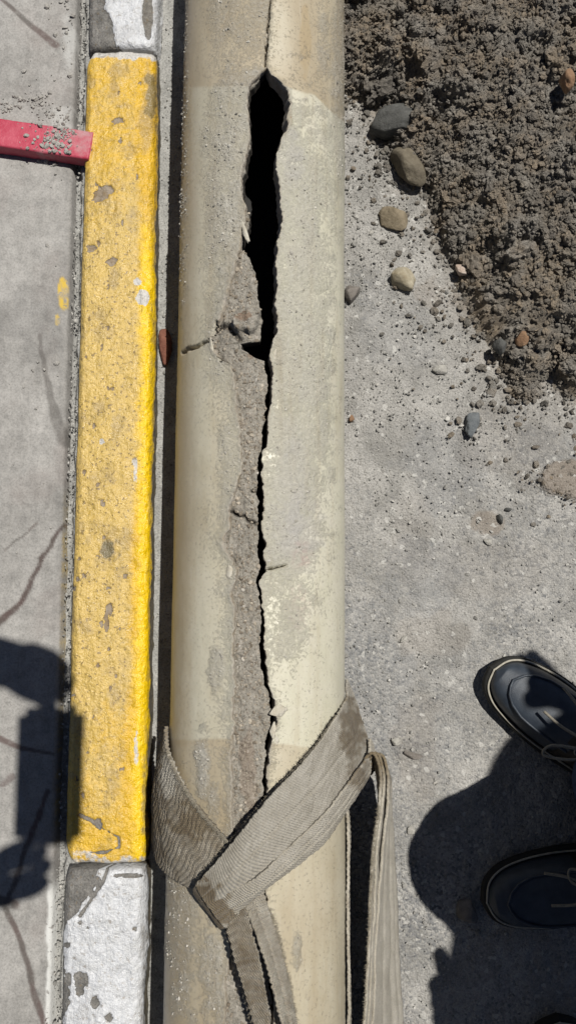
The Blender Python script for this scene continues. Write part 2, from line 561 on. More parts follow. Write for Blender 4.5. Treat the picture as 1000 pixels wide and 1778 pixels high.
def mat_redbar():
    m = Mat('red_paint_on_steel')
    d = m.attr('dust')
    n = m.noise(50, 6, 0.65)
    col = m.mix(m.ramp(n, [(0.35, 0.0), (0.7, 1.0)]), (0.36, 0.03, 0.06), (0.44, 0.075, 0.11))
    f = m.math('ADD', d, m.math('MULTIPLY', m.math('SUBTRACT', m.noise(120, 6, 0.7), 0.5), 0.9), clamp=True)
    col = m.mix(m.ramp(f, [(0.35, 0.0), (0.75, 0.7)]), col, (0.40, 0.30, 0.30))
    chip = m.ramp(m.noise(75, 6, 0.7), [(0.30, 1.0), (0.335, 0.0)])
    col = m.mix(chip, col, (0.10, 0.055, 0.045))
    return m.done(col, 0.55, m.bump(m.noise(260, 4), 0.0008), 0.45)


def mat_grit(name, a, b):
    m = Mat(name)
    rnd = m.attr('rnd')
    col = m.ramp(rnd, [(0.0, a), (0.8, b), (0.93, tuple(min(1, x * 1.35) for x in b)), (1.0, (0.42, 0.40, 0.36))])
    return m.done(col, 0.92, m.bump(m.noise(600, 3, 0.7), 0.001), 0.2)


ROAD, GUT, PAVE = mat_road(), mat_gutter(), mat_pavement()
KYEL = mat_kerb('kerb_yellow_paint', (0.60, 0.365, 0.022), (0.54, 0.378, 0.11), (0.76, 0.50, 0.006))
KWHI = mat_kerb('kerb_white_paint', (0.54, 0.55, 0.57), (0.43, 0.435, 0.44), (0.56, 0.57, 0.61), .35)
SHELL, CORE, WEB, REDBAR = mat_pipe_shell(), mat_core(), mat_web(), mat_redbar()
SOIL = mat_soil('moist_soil', (0.155, 0.142, 0.126), (0.215, 0.192, 0.160), (0.40, 0.37, 0.325))
GRIT = mat_grit('grey_grit', (0.17, 0.165, 0.152), (0.36, 0.348, 0.322))
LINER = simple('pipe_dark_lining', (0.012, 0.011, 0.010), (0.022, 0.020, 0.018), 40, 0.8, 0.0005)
MORTAR = simple('dried_mortar', (0.27, 0.255, 0.235), (0.42, 0.405, 0.375), 160, 0.95, 0.002, 0.2)

# ------------------------------------------------------------------ pipe frame
PR = 0.1035                               # pipe radius
PS = 0.0065                               # its heading, dx per dy
PA = np.array([-0.0352, 0.0, PR])
PD = np.array([PS, 1, 0]) / math.hypot(PS, 1)
PE = np.array([1, -PS, 0]) / math.hypot(PS, 1)


def pipe_uv(px, py, off=0.0):
    """Photo pixel -> (phi, s) where its ray meets the pipe (or grazes it)."""
    d = ray(px, py); d = d / np.linalg.norm(d, axis=-1)[..., None]
    O = np.array([0, 0, CAM_H]) - PA
    ox, oz = O @ PE, O[2]
    dx, dz = d @ PE, d[..., 2]
    r = PR + np.asarray(off)
    a = dx * dx + dz * dz; b = ox * dx + oz * dz; c = ox * ox + oz * oz - r * r
    disc = np.maximum(b * b - a * c, 0)
    k = (-b - np.sqrt(disc)) / a
    X, Z = ox + k * dx, oz + k * dz
    return np.arctan2(X, Z), O @ PD + k * (d @ PD)


def pipe_P(phi, s, r):
    phi, s, r = np.broadcast_arrays(phi, s, r)
    return PA + PD * s[..., None] + PE * (r * np.sin(phi))[..., None] + np.array([0, 0, 1.0]) * (r * np.cos(phi))[..., None]


# ------------------------------------------------------------------ road, gutter, pavement
gx = axis(-0.14, 0.46, 0.0026, -40, 40)
gy = axis(-0.56, 0.92, 0.0026, -40, 40)
X, Y = np.meshgrid(gx, gy)
near = sm(1.2, 0.5, np.abs(X)) * sm(1.6, 1.0, np.abs(Y))
bx, by = proj(np.stack([X, Y, 0 * X], -1))
bx = np.where(near > 0, bx, 0); by = np.where(near > 0, by, 0)
pxn, pyn = bx / 100, by / 100
# where loose dust covers the asphalt, and where the asphalt is swept bare
dust = 0.62 + 0.30 * sblob(bx, by, 720, 900, 130, 330, 6) + 0.35 * fbm(pxn * 0.8, pyn * 0.8, s=3, o=4) + 0.35 * sm(1050, 300, by) - 0.25 * sm(1100, 1350, by) * sm(760, 640, bx)
dust = dust + 0.25 * blob(bx, by, 720, 760, 110, 130, 4) + 0.3 * blob(bx, by, 680, 300, 120, 180, 5)
asph = 0.0 * X
for (cx, cy, rx, ry, a) in [(735, 1000, 80, 60, .8), (770, 790, 70, 80, .7), (650, 1180, 60, 110, .8), (690, 560, 80, 70, .5), (790, 1170, 50, 50, .4), (760, 1290, 60, 70, .4), (640, 1080, 40, 50, .6), (950, 780, 60, 40, .5)]:
    asph = np.maximum(asph, a * blob(bx, by, cx, cy, rx, ry, int(cx), 0.6))
brown = 0.0 * X
for (cx, cy, rx, ry, a) in [(985, 835, 55, 30, .9), (845, 905, 28, 22, .7), (745, 1100, 60, 40, .22), (720, 1300, 50, 90, .22), (745, 510, 30, 26, .4), (860, 990, 90, 60, .12), (900, 760, 120, 70, .15), (715, 940, 40, 80, .12)]:
    brown = np.maximum(brown, a * blob(bx, by, cx, cy, rx, ry, int(cy), 0.5))
cr, _ = worley(X / 0.012, Y / 0.012, 2)
Z = near * (0.0035 * fbm(X / 0.09, Y / 0.09, s=11, o=3) + (0.0012 + 0.0016 * np.clip(dust, 0, 1)) * fbm(X / 0.012, Y / 0.012, s=21, o=4, g=0.6) + 0.0012 * np.clip(0.45 - cr, 0, 1))
Z += near * 0.006 * blob(bx, by, 985, 835, 55, 30, 835, 0.5)
rim = sdf(X[:, :], Y, [tuple(U(x, y, 0)[:2]) for x, y in [(560, 150), (606, 168), (640, 190), (668, 245), (700, 315), (738, 335), (762, 415), (786, 470), (790, 520), (826, 560), (846, 618), (884, 676), (915, 690), (950, 668), (1010, 700), (1090, 720)]] + [(1.15, .25), (1.3, 1.5), (.05, 1.5)])
brown = np.maximum(brown, near * .75 * np.exp(-np.maximum(-rim, 0) / .014) * (.6 + .8 * fbm(X / .02, Y / .02, s=13, o=4)).clip(0, 1))
road = grid('road', np.stack([X, Y, Z - 0.004 * (1 - near)], -1), ROAD, attrs={'dust': np.clip(dust, 0, 1), 'asph': asph, 'brown': brown})
tag(road, kind='structure')

# kerb lines on the plane of the kerb's top
KZ = 0.046
PZ = 0.031
kl0, kl1 = U(151, 100, KZ), U(114, 1450, KZ)
kr0, kr1 = U(272, 110, KZ), U(253, 1480, KZ)


def kx(y, a, b):
    return a[0] + (b[0] - a[0]) * (y - a[1]) / (b[1] - a[1])


def k_left(y):
    return kx(y, kl0, kl1)


def k_right(y):
    return kx(y, kr0, kr1)


pv0, pv1 = U(137, 0, PZ), U(90, 1778, PZ)


def pave_edge(y):
    return kx(y, pv0, pv1)


# gutter: a smoother cement strip between the kerb and the pipe
gy2 = axis(-0.56, 0.92, 0.003, -6, 6)
gu = np.linspace(0, 1, 40)
Yg, Ug = np.meshgrid(gy2, gu, indexing='ij')
Xg = k_right(Yg) - 0.012 + Ug * (0.0 + PA[0] + PS * Yg - k_right(Yg) + 0.012)
nr = sm(1.5, 1.0, np.abs(Yg))
Zg = 0.0075 + nr * (0.0009 * fbm(Xg / 0.006, Yg / 0.006, s=31, o=3, g=.6) + 0.001 * fbm(Xg / .05, Yg / .05, s=32, o=2))
Zg[:, -1] = -0.01
tag(grid('gutter', np.stack([Xg, Yg, Zg], -1), GUT), kind='structure')

# pavement with rust and tar trails
pu = np.concatenate([axis(0.0, 0.20, 0.0021, 0, 40)])
Yp, Up = np.meshgrid(axis(-0.60, 0.95, 0.0021, -40, 40), pu, indexing='ij')
Xp = pave_edge(np.clip(Yp, -1.5, 1.5)) - Up
npv = sm(1.2, 0.7, np.abs(Xp)) * sm(1.6, 1.1, np.abs(Yp))
ppx, ppy = proj(np.stack([Xp, Yp, 0 * Xp + PZ], -1))
ppx = np.where(npv > 0, ppx, -3000); ppy = np.where(npv > 0, ppy, -3000)
wob = 7 * fbm(ppx / 40, ppy / 40, s=41, o=4)
stain = 0 * Xp
TR = [([(8, 1), (50, 40), (100, 80)], 4, 8, .75), ([(112, 905), (75, 970), (40, 1040), (-10, 1095)], 4, 9, .95),
      ([(68, 580), (82, 660), (95, 720), (112, 765)], 4, 15, .55), ([(70, 910), (38, 935), (10, 955)], 2, 3, .6),
      ([(0, 1283), (40, 1300), (95, 1310)], 8, 4, .8), ([(0, 1360), (20, 1345)], 7, 6, .55),
      ([(85, 1375), (60, 1440), (20, 1545), (5, 1570), (40, 1640), (55, 1700), (78, 1790)], 6, 8, .85), ([(-5, 1560), (25, 1570)], 12, 12, .8)]
for pts, w0, w1, a in TR:
    d, t = seg_dist(ppx + wob, ppy + wob * .6, pts)
    w = w0 + (w1 - w0) * t
    stain = np.maximum(stain, a * sm(w, w * 0.45, d))
edge_px = ppx - proj(np.stack([pave_edge(np.clip(Yp, -1.5, 1.5)), Yp, 0 * Yp + PZ], -1))[0]
white = sm(-14, -9, edge_px + 5 * fbm(ppy / 30, ppx / 30, s=44)) * sm(1520, 1560, ppy) * .9
white = np.maximum(white, .4 * sblob(ppx, ppy, 122, 70, 12, 44, 45) + .35 * sblob(ppx, ppy, 110, 205, 16, 26, 46))
yellow = np.maximum(blob(ppx, ppy, 110, 512, 9, 29, 47, .3), .7 * blob(ppx, ppy, 100, 556, 5, 9, 48, .5))
yellow = np.maximum(yellow, .5 * sm(-5, -1, edge_px + 3 * fbm(ppy / 25, ppx / 25, s=49)) * sm(820, 950, ppy) * sm(1500, 1380, ppy))
darker = .8 * sm(-26, 0, edge_px + 9 * fbm(ppy / 40, ppx / 40, s=50)) * (.5 + .5 * fbm(ppy / 90, ppx / 90, s=51))  # tone darkens towards the kerb edge, with one patch further in
darker = np.maximum(darker, .5 * blob(ppx, ppy, 60, 560, 60, 60, 52, .6))
Zp = PZ + npv * (0.0009 * fbm(Xp / .03, Yp / .03, s=53, o=4) + 0.0005 * fbm(Xp / .006, Yp / .006, s=54, o=3))
Zp = Zp - 0.006 * sm(0.006, 0.0, Up + .0015 * fbm(Yp / .01, Up / .01, s=55)) * (Up < 0.012)
Zp[:, 0] = PZ - 0.05
tag(grid('pavement', np.stack([Xp, Yp, Zp], -1), PAVE, attrs={'stain': stain, 'white': np.clip(white, 0, 1), 'yellow': yellow * (.55 + .9 * fbm(ppx / 6, ppy / 9, s=57, o=3)).clip(0, 1), 'darker': np.clip(darker, 0, 1)}, flip=True), kind='structure')

# mortar bed between the pavement and the kerb stones
mu = np.linspace(0, 1, 26)
Ym, Um = np.meshgrid(axis(-0.60, 0.95, 0.0025, -6, 6), mu, indexing='ij')
Ymc = np.clip(Ym, -1.5, 1.5)
xa, xb = pave_edge(Ymc) - 0.004, k_left(Ymc) + 0.012
Xm = xa + Um * (xb - xa)
Zm = PZ - 0.007 + 0.0022 * fbm(Xm / .008, Ym / .008, s=61, o=4, g=.6) - 0.016 * sm(0.011, 0.004, Xm - pave_edge(Ymc) + .003 * fbm(Ym / .015, Xm / .02, s=62))
Zm = Zm + 0.005 * fbm(Xm / .05, Ym / .05, s=63, o=2)
tag(grid('mortar_joint', np.stack([Xm, Ym, Zm], -1), GUT), kind='structure')


# ------------------------------------------------------------------ kerb stones
def kerb_stone(y0, y1, mat, paint_fn, label, seed, tight=True, colour=''):
    lo, hi = max(min(y0, y1), -0.62), min(max(y0, y1), 0.98)
    rows = np.arange(lo, hi + .0008, .0016)
    if y0 < -0.62: rows = np.concatenate([[y0, -1.0, -.8], rows])
    if y1 > 0.98: rows = np.concatenate([rows, [1.1, 1.3, y1]])
    W = 0.098
    # profile: left side, top, rounded arris, road face; (x from the left edge, z)
    prof = [(-0.001, 0.080), (-0.001, 0.112), (0.0005, 0.1215), (0.003, 0.1255), (0.0065, 0.1275)]
    prof += [(x, 0.1285 + 0.0015 * math.sin((x - .007) / (W - .03) * math.pi)) for x in np.arange(0.008, W - 0.0165, 0.0016)]
    r = 0.0155
    prof += [(W - r + r * math.sin(a), 0.1285 - r + r * math.cos(a)) for a in np.linspace(0.05, math.pi / 2, 15)]
    prof += [(W + .0008 * k, 0.113 - .045 * k) for k in np.linspace(0.04, 1.0, 26)]
    pr = np.array(prof)
    Yk, Ik = np.meshgrid(rows, np.arange(len(pr)), indexing='ij')
    u = pr[:, 0][Ik] / W
    z = pr[:, 1][Ik].copy()
    L, R = k_left(Yk), k_right(Yk)
    x = L + (R - L) * u
    e = np.minimum(Yk - y0, y1 - Yk)
    arc = np.concatenate([[0], np.cumsum(np.hypot(*np.diff(pr, axis=0).T))])[Ik]
    top = sm(0.11, 0.124, z)
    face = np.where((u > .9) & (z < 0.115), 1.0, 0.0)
    # worn ends and chips
    endr = 0.012 + 0.006 * vnoise(arc / .02, Yk * 0, s=seed)
    q = np.clip(1 - e / endr, 0, 1)
    z = z - top * endr * 0.65 * (1 - np.sqrt(np.maximum(1 - q * q, 0)))
    corner = np.clip(1 - e / .028, 0, 1) ** 2
    x = x + corner * 0.022 * np.clip(.5 - u, 0, 1) * (1 if colour == 'yellow' else .2) - corner * .006 * np.clip(u - .6, 0, 1)
    lum = fbm(arc / .011, Yk / .013, s=seed + 1, o=3)
    lum2 = fbm(arc / .0045, Yk / .005, s=seed + 2, o=2)
    kx_, ky_ = proj(np.stack([x, Yk, z + KZ - .128], -1))
    A = paint_fn(kx_, ky_, u, z, arc, Yk, face)
    thick = 0.0022 * sm(.4, .6, A['paint'] + .25 * lum2)
    disp = 0.0013 * lum + 0.0007 * lum2 * (1 - .4 * face) + 0.0022 * fbm(arc / .05, Yk / .06, s=seed + 3, o=2)
    z = z + top * (disp + thick)
    x = x + (1 - top) * disp * np.where(u > .5, 1, -1) * 1.2
    P = np.stack([x, Yk, z + KZ - .128], -1)
    # close the ends
    for k in (0, -1):
        c = P[k].copy(); c[:, 1] += (-.0005 if k == 0 else .0005)
        cc = np.stack([np.full(len(pr), c[:, 0].mean()), c[:, 1], np.full(len(pr), 0.005)], -1)
        P = np.concatenate([cc[None], P], 0) if k == 0 else np.concatenate([P, cc[None]], 0)
        for a in A:
            A[a] = np.concatenate([A[a][:1] * (0 if a == 'paint' else 1), A[a]], 0) if k == 0 else np.concatenate([A[a], A[a][-1:] * (0 if a == 'paint' else 1)], 0)
    o = grid('kerb_stone', P, mat, attrs=A, flip=False)
    return tag(o, label, 'kerb stone', 'painted kerb stones in a row')


def paint_yellow(px, py, u, z, arc, Y, face):
    n = fbm(px / 18, py / 18, s=71, o=4)
    p = np.ones_like(px)
    p = np.minimum(p, sm(-.25, .25, (z - 0.116) / .006 + .8 * n + 1.2 * (u > .5)))       # left flank is bare below
    p = np.minimum(p, 1 - face * sm(.105, .088, z + .006 * n))                             # paint ends on the road face
    for (cx, cy, rx, ry) in [(181, 335, 17, 11), (170, 347, 8, 6), (160, 432, 8, 7), (195, 455, 9, 8), (118, 840, 10, 26), (172, 1430, 7, 9), (205, 212, 10, 6), (190, 1058, 6, 10), (186, 1085, 4, 14)]:
        p = p - 1.0 * blob(px, py, cx, cy, rx, ry, int(cx * 3 + cy), .5)
    d, _ = seg_dist(px, py, [(140, 1415), (160, 1425), (182, 1440), (205, 1452), (208, 1470), (180, 1482), (140, 1478)])
    p = p - .8 * sm(4.5, 1.0, d + 5 * n)
    for k in range(44):                                   # small flaked spots
        rr = random.Random(k)
        cx, cy = rr.uniform(140, 250), rr.uniform(130, 1400)
        p = p - .9 * blob(px, py, cx - cy * .022, cy, rr.uniform(1.5, 4), rr.uniform(2, 6), k + 900, .9)
    wear = .42 + .35 * fbm(px / 60, py / 90, s=72, o=4) + .45 * sm(120, 500, py) * sm(1600, 1000, py) - .5 * sm(.68, .86, u) + .25 * blob(px, py, 205, 700, 60, 260, 73)
    edge = sm(.76, .92, u + .07 * n) * sm(.100, .108, z) * sm(350, 480, py + 60 * n) * (1 - .0 * u)
    dirt = 0 * px
    for (cx, cy, rx, ry, a) in [(262, 170, 13, 70, .8), (254, 215, 12, 30, .6), (190, 955, 17, 26, .85), (225, 935, 18, 24, .4), (205, 120, 16, 20, .5), (200, 160, 7, 22, .6), (252, 1400, 6, 70, .7), (170, 548, 11, 14, .45), (180, 575, 16, 20, .35), (258, 230, 12, 30, .5)]:
        q_ = np.hypot((px - cx) / rx, (py - cy) / ry) + .9 * fbm(px / 14, py / 14, s=int(cy), o=4)
        dirt = np.maximum(dirt, a * sm(1.3, .55, q_))
    for k in range(70):
        rr = random.Random(k + 500)
        cx, cy, rx_, ry_ = rr.uniform(140, 245), rr.uniform(130, 1400), rr.uniform(5, 15), rr.uniform(6, 24)
        q_ = np.hypot((px - cx + cy * .022) / rx_, (py - cy) / ry_) + 1.1 * fbm(px / 9, py / 9, s=k + 40, o=3)
        dirt = np.maximum(dirt, rr.uniform(.15, .5) * sm(1.3, .4, q_))
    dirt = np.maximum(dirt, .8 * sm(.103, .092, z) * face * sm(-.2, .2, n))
    dirt = np.maximum(dirt, .55 * sm(.93, 1.0, u) * sm(.0, .35, fbm(px / 9, py / 30, s=74, o=3)))
    # pale undercoat bared at the ends
    n2_ = fbm(px / 34, py / 26, s=80, o=4)
    under = np.maximum(.9 * sm(114, 96, py + 16 * n), .62 * sm(1462, 1500, py + 34 * n2_ + 12 * n))
    under = np.maximum(under, .8 * blob(px, py, 249, 518, 12, 14, 75, .3)); under = np.maximum(under, .7 * blob(px, py, 239, 490, 8, 7, 76, .4)); under = np.maximum(under, .6 * blob(px, py, 237, 1300, 5, 30, 77, .5)); under = np.maximum(under, .6 * blob(px, py, 236, 815, 6, 20, 78, .6)); under = np.maximum(under, .7 * blob(px, py, 178, 767, 6, 5, 79, .4))
    top_ok = sm(.106, .112, z) * sm(90, 110, py) * sm(1440, 1400, py)
    return {'paint': np.clip(p, 0, 1), 'wear': np.clip(wear, 0, 1), 'edge': edge, 'dirt': dirt, 'face': face, 'under': under, 'flaked': top_ok}


def paint_white_top(px, py, u, z, arc, Y, face):
    n = fbm(px / 14, py / 14, s=81, o=4)
    p = sm(-.2, .2, (px - (186 + .25 * np.clip(py - 20, 0, 60))) / 14 + .7 * n)
    p = np.minimum(p, 1 - .9 * blob(px, py, 258, 28, 7, 34, 82, .7))
    p = p - .7 * blob(px, py, 205, 88, 7, 5, 83, .6)
    p = np.minimum(p, 1 - face * sm(.1, .08, z + .006 * n))
    dirt = np.maximum(.25 * blob(px, py, 215, 60, 22, 14, 84, .5), .5 * blob(px, py, 258, 28, 8, 34, 85, .7))
    return {'paint': np.clip(p, 0, 1), 'wear': .4 + .4 * n, 'edge': 0 * px, 'dirt': dirt, 'face': face, 'under': 0 * px, 'flaked': 0 * px}


def paint_white_low(px, py, u, z, arc, Y, face):
    n = fbm(px / 16, py / 16, s=91, o=4)
    lx = np.interp(py, [1500, 1545, 1575, 1598, 1620, 1680, 1720, 1778], [178, 160, 142, 118, 108, 112, 122, 112])
    p = sm(-.2, .2, (px - lx) / 9 + .8 * n)
    p = np.minimum(p, 1 - face * sm(.118, .1, z + .008 * n) * .9)
    for (cx, cy, rx, ry) in [(142, 1700, 12, 15), (166, 1741, 7, 10), (139, 1722, 8, 8), (160, 1553, 10, 5), (222, 1520, 24, 4), (140, 1602, 3, 3), (153, 1610, 2, 2), (235, 1612, 4, 3), (118, 1640, 5, 6), (120, 1700, 5, 12), (190, 1765, 8, 8), (170, 1530, 6, 9)]:
        p = p - blob(px, py, cx, cy, rx, ry, int(cx * 7 + cy), .5)
    d, _ = seg_dist(px, py, [(140, 1590), (160, 1560), (180, 1530), (190, 1500)])
    p = p - .9 * sm(4, 1.5, d + 2 * n)
    dirt = .35 * blob(px, py, 146, 1752, 10, 12, 92, .3) + .5 * sm(.9, .98, u) * sm(-.1, .3, fbm(px / 9, py / 30, s=93, o=3))
    return {'paint': np.clip(p, 0, 1), 'wear': .4 + .4 * n, 'edge': .0 * px, 'dirt': np.clip(dirt, 0, 1), 'face': face, 'under': 0 * px, 'flaked': 0 * px}


yj0 = U(215, 86, KZ)[1]; yj1 = U(190, 1504, KZ)[1]
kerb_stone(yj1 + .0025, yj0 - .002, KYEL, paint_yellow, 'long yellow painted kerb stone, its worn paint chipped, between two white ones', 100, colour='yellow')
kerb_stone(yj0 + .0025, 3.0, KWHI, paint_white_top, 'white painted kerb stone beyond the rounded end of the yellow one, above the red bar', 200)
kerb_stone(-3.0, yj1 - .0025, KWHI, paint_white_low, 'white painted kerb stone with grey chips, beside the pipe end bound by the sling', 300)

# ------------------------------------------------------------------ broken pipe
HOLE_L = [(470, -60), (468, 20), (466, 40), (468, 55), (462, 85), (459, 110), (462, 118), (442, 138), (430, 150), (429, 172), (429, 192), (434, 220), (433, 244), (426, 272), (420, 300), (417, 324), (420, 340), (428, 358),
          (428, 388), (418, 414), (419.5, 431), (430, 444), (438, 461), (443, 478), (445, 499), (448, 522), (453, 543), (457, 556), (452, 570), (452, 589), (414, 594), (419, 604), (433, 614), (447, 621), (459, 624), (460, 638),
          (464, 665), (460, 696), (458, 726), (455, 750), (453, 777), (447, 794), (445, 828), (445, 855), (448, 883), (447, 910), (448, 940), (447, 968), (452, 988), (444, 1008), (447, 1039), (453, 1073), (455, 1080), (451, 1107),
          (452, 1161), (459, 1188), (468, 1215), (471, 1237), (468, 1260), (462, 1287), (459, 1323), (456, 1359), (455, 1390), (453, 1450), (451, 1540), (455, 1570), (466, 1640), (472, 1778), (474, 1900)]
HOLE_R = [(471.2, -60), (469.4, 20), (467.4, 40), (469.4, 55), (463.4, 85), (460.5, 110), (463.5, 118), (472, 132), (486, 142), (499, 156), (504, 180), (499, 204), (496, 224), (488, 240), (482, 264), (478, 288), (482, 316), (486, 340), (488, 364),
          (490, 388), (483, 414), (479, 425), (484, 434), (479, 454), (481, 488), (477, 526), (481, 553), (480, 577), (474, 590), (469, 614), (470, 638), (473, 658), (470, 682), (466, 706), (463, 750), (461, 777), (455, 787),
          (454, 832), (457, 869), (453, 896), (454, 920), (459, 947), (457, 971), (464, 990), (450, 1008), (455, 1046), (460, 1080), (459, 1138), (465, 1183), (474, 1215), (475, 1237), (481, 1258), (470, 1296), (464, 1323),
          (461, 1390), (459, 1450), (459, 1540), (463, 1570), (473, 1640), (476, 1778), (478, 1900)]
SHELL_L = [(470, -60), (468, 20), (466, 40), (468, 55), (462, 85), (459, 110), (462, 118), (442, 138), (430, 150), (429, 172), (429, 192), (434, 220), (433, 244), (426, 272), (420, 300), (417, 324), (420, 340), (425, 358), (422, 388), (415, 420),
           (409, 451), (401, 492), (392, 512), (385, 543), (375, 567), (365, 590), (370, 611), (382, 626), (399, 635), (407, 655), (409, 689), (413, 723), (416, 750), (418, 801), (411, 845), (401, 869), (397, 886), (399, 917), (386, 934),
           (389, 954), (400, 968), (411, 990), (406, 1008), (402, 1032), (407, 1056), (405, 1080), (403, 1147), (405, 1192), (403, 1260), (401, 1327), (401, 1395), (401, 1450), (399, 1560), (397, 1640), (391, 1700), (391, 1738), (389, 1778), (389, 1900)]
SROWS = axis(-0.56, 0.86, 0.0016, -1.35, 1.5, 6)


def edge_fn(pts, jit, seed, jr=.005):
    p = np.array(pts, float)
    ph, s = pipe_uv(p[:, 0], p[:, 1])
    i = np.argsort(s)
    e = np.interp(SROWS, s[i], ph[i])
    return e + jit * fbm(SROWS / jr, SROWS * 0, s=seed, o=4, g=.7) + jit * 1.2 * np.maximum(fbm(SROWS / .013, SROWS * 0, s=seed + 50, o=2), 0)


phR = edge_fn(HOLE_R, .025, 401)
phL = edge_fn(HOLE_L, .024, 402)
phS = edge_fn(SHELL_L, .028, 403)
closed = sm(.795, .80, SROWS)
s_top = pipe_uv(462, 118)[1]
up = SROWS > s_top - .002
phL = np.minimum(phL, phR - .0035); phS = np.minimum(phS, phL)
near_same = (phL - phS) < .03
phS = np.where(up, phL, phS)
phR = phR + 0.0; n_r = len(SROWS)

pipe = empty('broken_pipe', tuple(PA - np.array([0, 0, PR])), 'cracked cream pipe with a long jagged split and black hole beside the kerb', 'pipe')
pinv = -np.array(pipe.location)


def on_pipe(name, P, mat, attrs=None, flip=False, **k):
    return grid(name, P + pinv, mat, pipe, attrs, flip, **k)


# outer shell: one sheet from the right lip of the crack round the underside to the left lip
dens = np.concatenate([np.linspace(0, .31, 118), np.linspace(.31, .69, 26)[1:-1], np.linspace(.69, 1, 118)])
TH = phR[:, None] + (2 * math.pi + phS - phR)[:, None] * dens[None]
THw = np.where(TH > math.pi, TH - 2 * math.pi, TH)
SS = np.repeat(SROWS[:, None], TH.shape[1], 1)
arc = THw * PR
P0 = pipe_P(THw, SS, PR)
qx, qy = proj(P0)
leftside = THw < (phS[:, None] + phR[:, None]) / 2
n1 = fbm(arc / .02, SS / .02, s=411, o=5, g=.6)
n2 = fbm(arc / .05, SS / .11, s=412, o=4)
# bare gritty dust clinging to the shell
dl = sm(330, 400, qx) * sm(120, 220, qy) * sm(780, 560, qy) * .8
dl = np.maximum(dl, .75 * np.exp(-np.abs(THw - phS[:, None]) / .10) * sm(100, 140, qy))
dl = np.maximum(dl, .45 * sm(365, 395, qx) * sm(700, 760, qy) * sm(1250, 900, qy))
dl = np.maximum(dl, .85 * sblob(qx, qy, 378, 1165, 14, 40, 413, .5))
dl = np.maximum(dl, .8 * sblob(qx, qy, 352, 1330, 12, 62, 414, .6)); dl = np.maximum(dl, .6 * sblob(qx, qy, 372, 1400, 12, 45, 415, .6))
dl = np.maximum(dl, .8 * sblob(qx, qy, 370, 1690, 26, 80, 416, .6)); dl = np.maximum(dl, .55 * sblob(qx, qy, 315, 1600, 30, 190, 417, .7))
dl = np.maximum(dl, .6 * sblob(qx, qy, 425, 165, 50, 60, 418, .5)); dl = np.maximum(dl, .45 * sm(200, 0, qy) * sm(320, 400, qx))
dl = np.maximum(dl, .55 * sm(336, 320, qx) * sm(900, 200, qy))
dr = .62 * sblob(qx, qy, 525, 590, 50, 380, 421, .75)
dr = np.maximum(dr, .66 * sblob(qx, qy, 500, 900, 46, 120, 422, .5)); dr = np.maximum(dr, .45 * sblob(qx, qy, 560, 300, 36, 120, 423, .6))
dr = np.maximum(dr, .7 * sblob(qx, qy, 590, 150, 16, 160, 424, .5)); dr = np.maximum(dr, .5 * np.exp(-np.abs(THw - phR[:, None]) / .06))
dr = np.maximum(dr, .45 * sblob(qx, qy, 500, 1100, 34, 60, 425, .6)); dr = np.maximum(dr, .6 * sblob(qx, qy, 516, 1650, 8, 30, 426, .5))
dr = np.maximum(dr, .55 * sm(594, 602, qx) * sm(1380, 1420, qy)); dr = np.maximum(dr, .5 * sblob(qx, qy, 560, 80, 14, 70, 427, .5))
dr = .75 * dr + .30 * sm(612, 470, qx + 30 * n2) * sm(150, 240, qy) * sm(1180, 900, qy + 90 * n2)
dustm = np.where(leftside, dl, dr) * (0.8 + .5 * n1) + .06 * n1
topb = np.where(leftside, 150 + 0 * qx, np.interp(qx, [462, 500, 545, 600], [150, 152, 164, 215])) + 5 * n2
lowb = np.where(leftside, 1284, 1290 + (qx - 470) * .12) + 2.5 * n1
pale = sm(-2.5, 2.5, qy - topb) * sm(2.5, -2.5, qy - lowb)
pale = pale * np.where(leftside, .55 + .3 * n2 + .25 * sm(1000, 1150, qy) - .35 * sm(352, 318, qx), 1.0)
pale = np.maximum(pale, np.where(leftside, 0, .35 * sm(520, 480, qx) * sm(160, 60, qy)))
pale = np.maximum(pale, np.where(leftside, .15, .28) * sm(1290, 1300, qy) + .2 * n2)
warm = np.where(leftside, .55 * sm(345, 310, qx) + .3 * n2 * sm(400, 330, qx), 0) + .5 * blob(qx, qy, 530, 60, 10, 60, 428, .5) + .45 * blob(qx, qy, 503, 205, 4, 16, 429, .3)
lav = .9 * sblob(qx, qy, 520, 925, 40, 55, 431, .6) + .5 * sblob(qx, qy, 505, 820, 30, 60, 432, .7) + .5 * blob(qx, qy, 505, 275, 18, 36, 433, .8)
redm = sblob(qx, qy, 525, 965, 18, 22, 434, .5) + .5 * sblob(qx, qy, 520, 1050, 20, 40, 435, .6)
grit = fbm(arc / .0035, SS / .0035, s=441, o=3, g=.7)
gd = np.clip(dustm, 0, 1)
vis = (np.abs(THw) < 1.8)
rad = PR + vis * (.0008 * n2 + sm(.05, 1.0, gd + .25 * n1 + .35 * grit) * (.0006 + .0012 * np.clip(grit, -.3, 1)))
# lips curl a little and are chipped
lipR = THw - phR[:, None]; lipL = phS[:, None] - THw
rad = rad + np.where(~leftside, .0022 * np.exp(-np.abs(lipR) / .05), .0012 * np.exp(-np.abs(lipL) / .05)) * (s_top > SS)
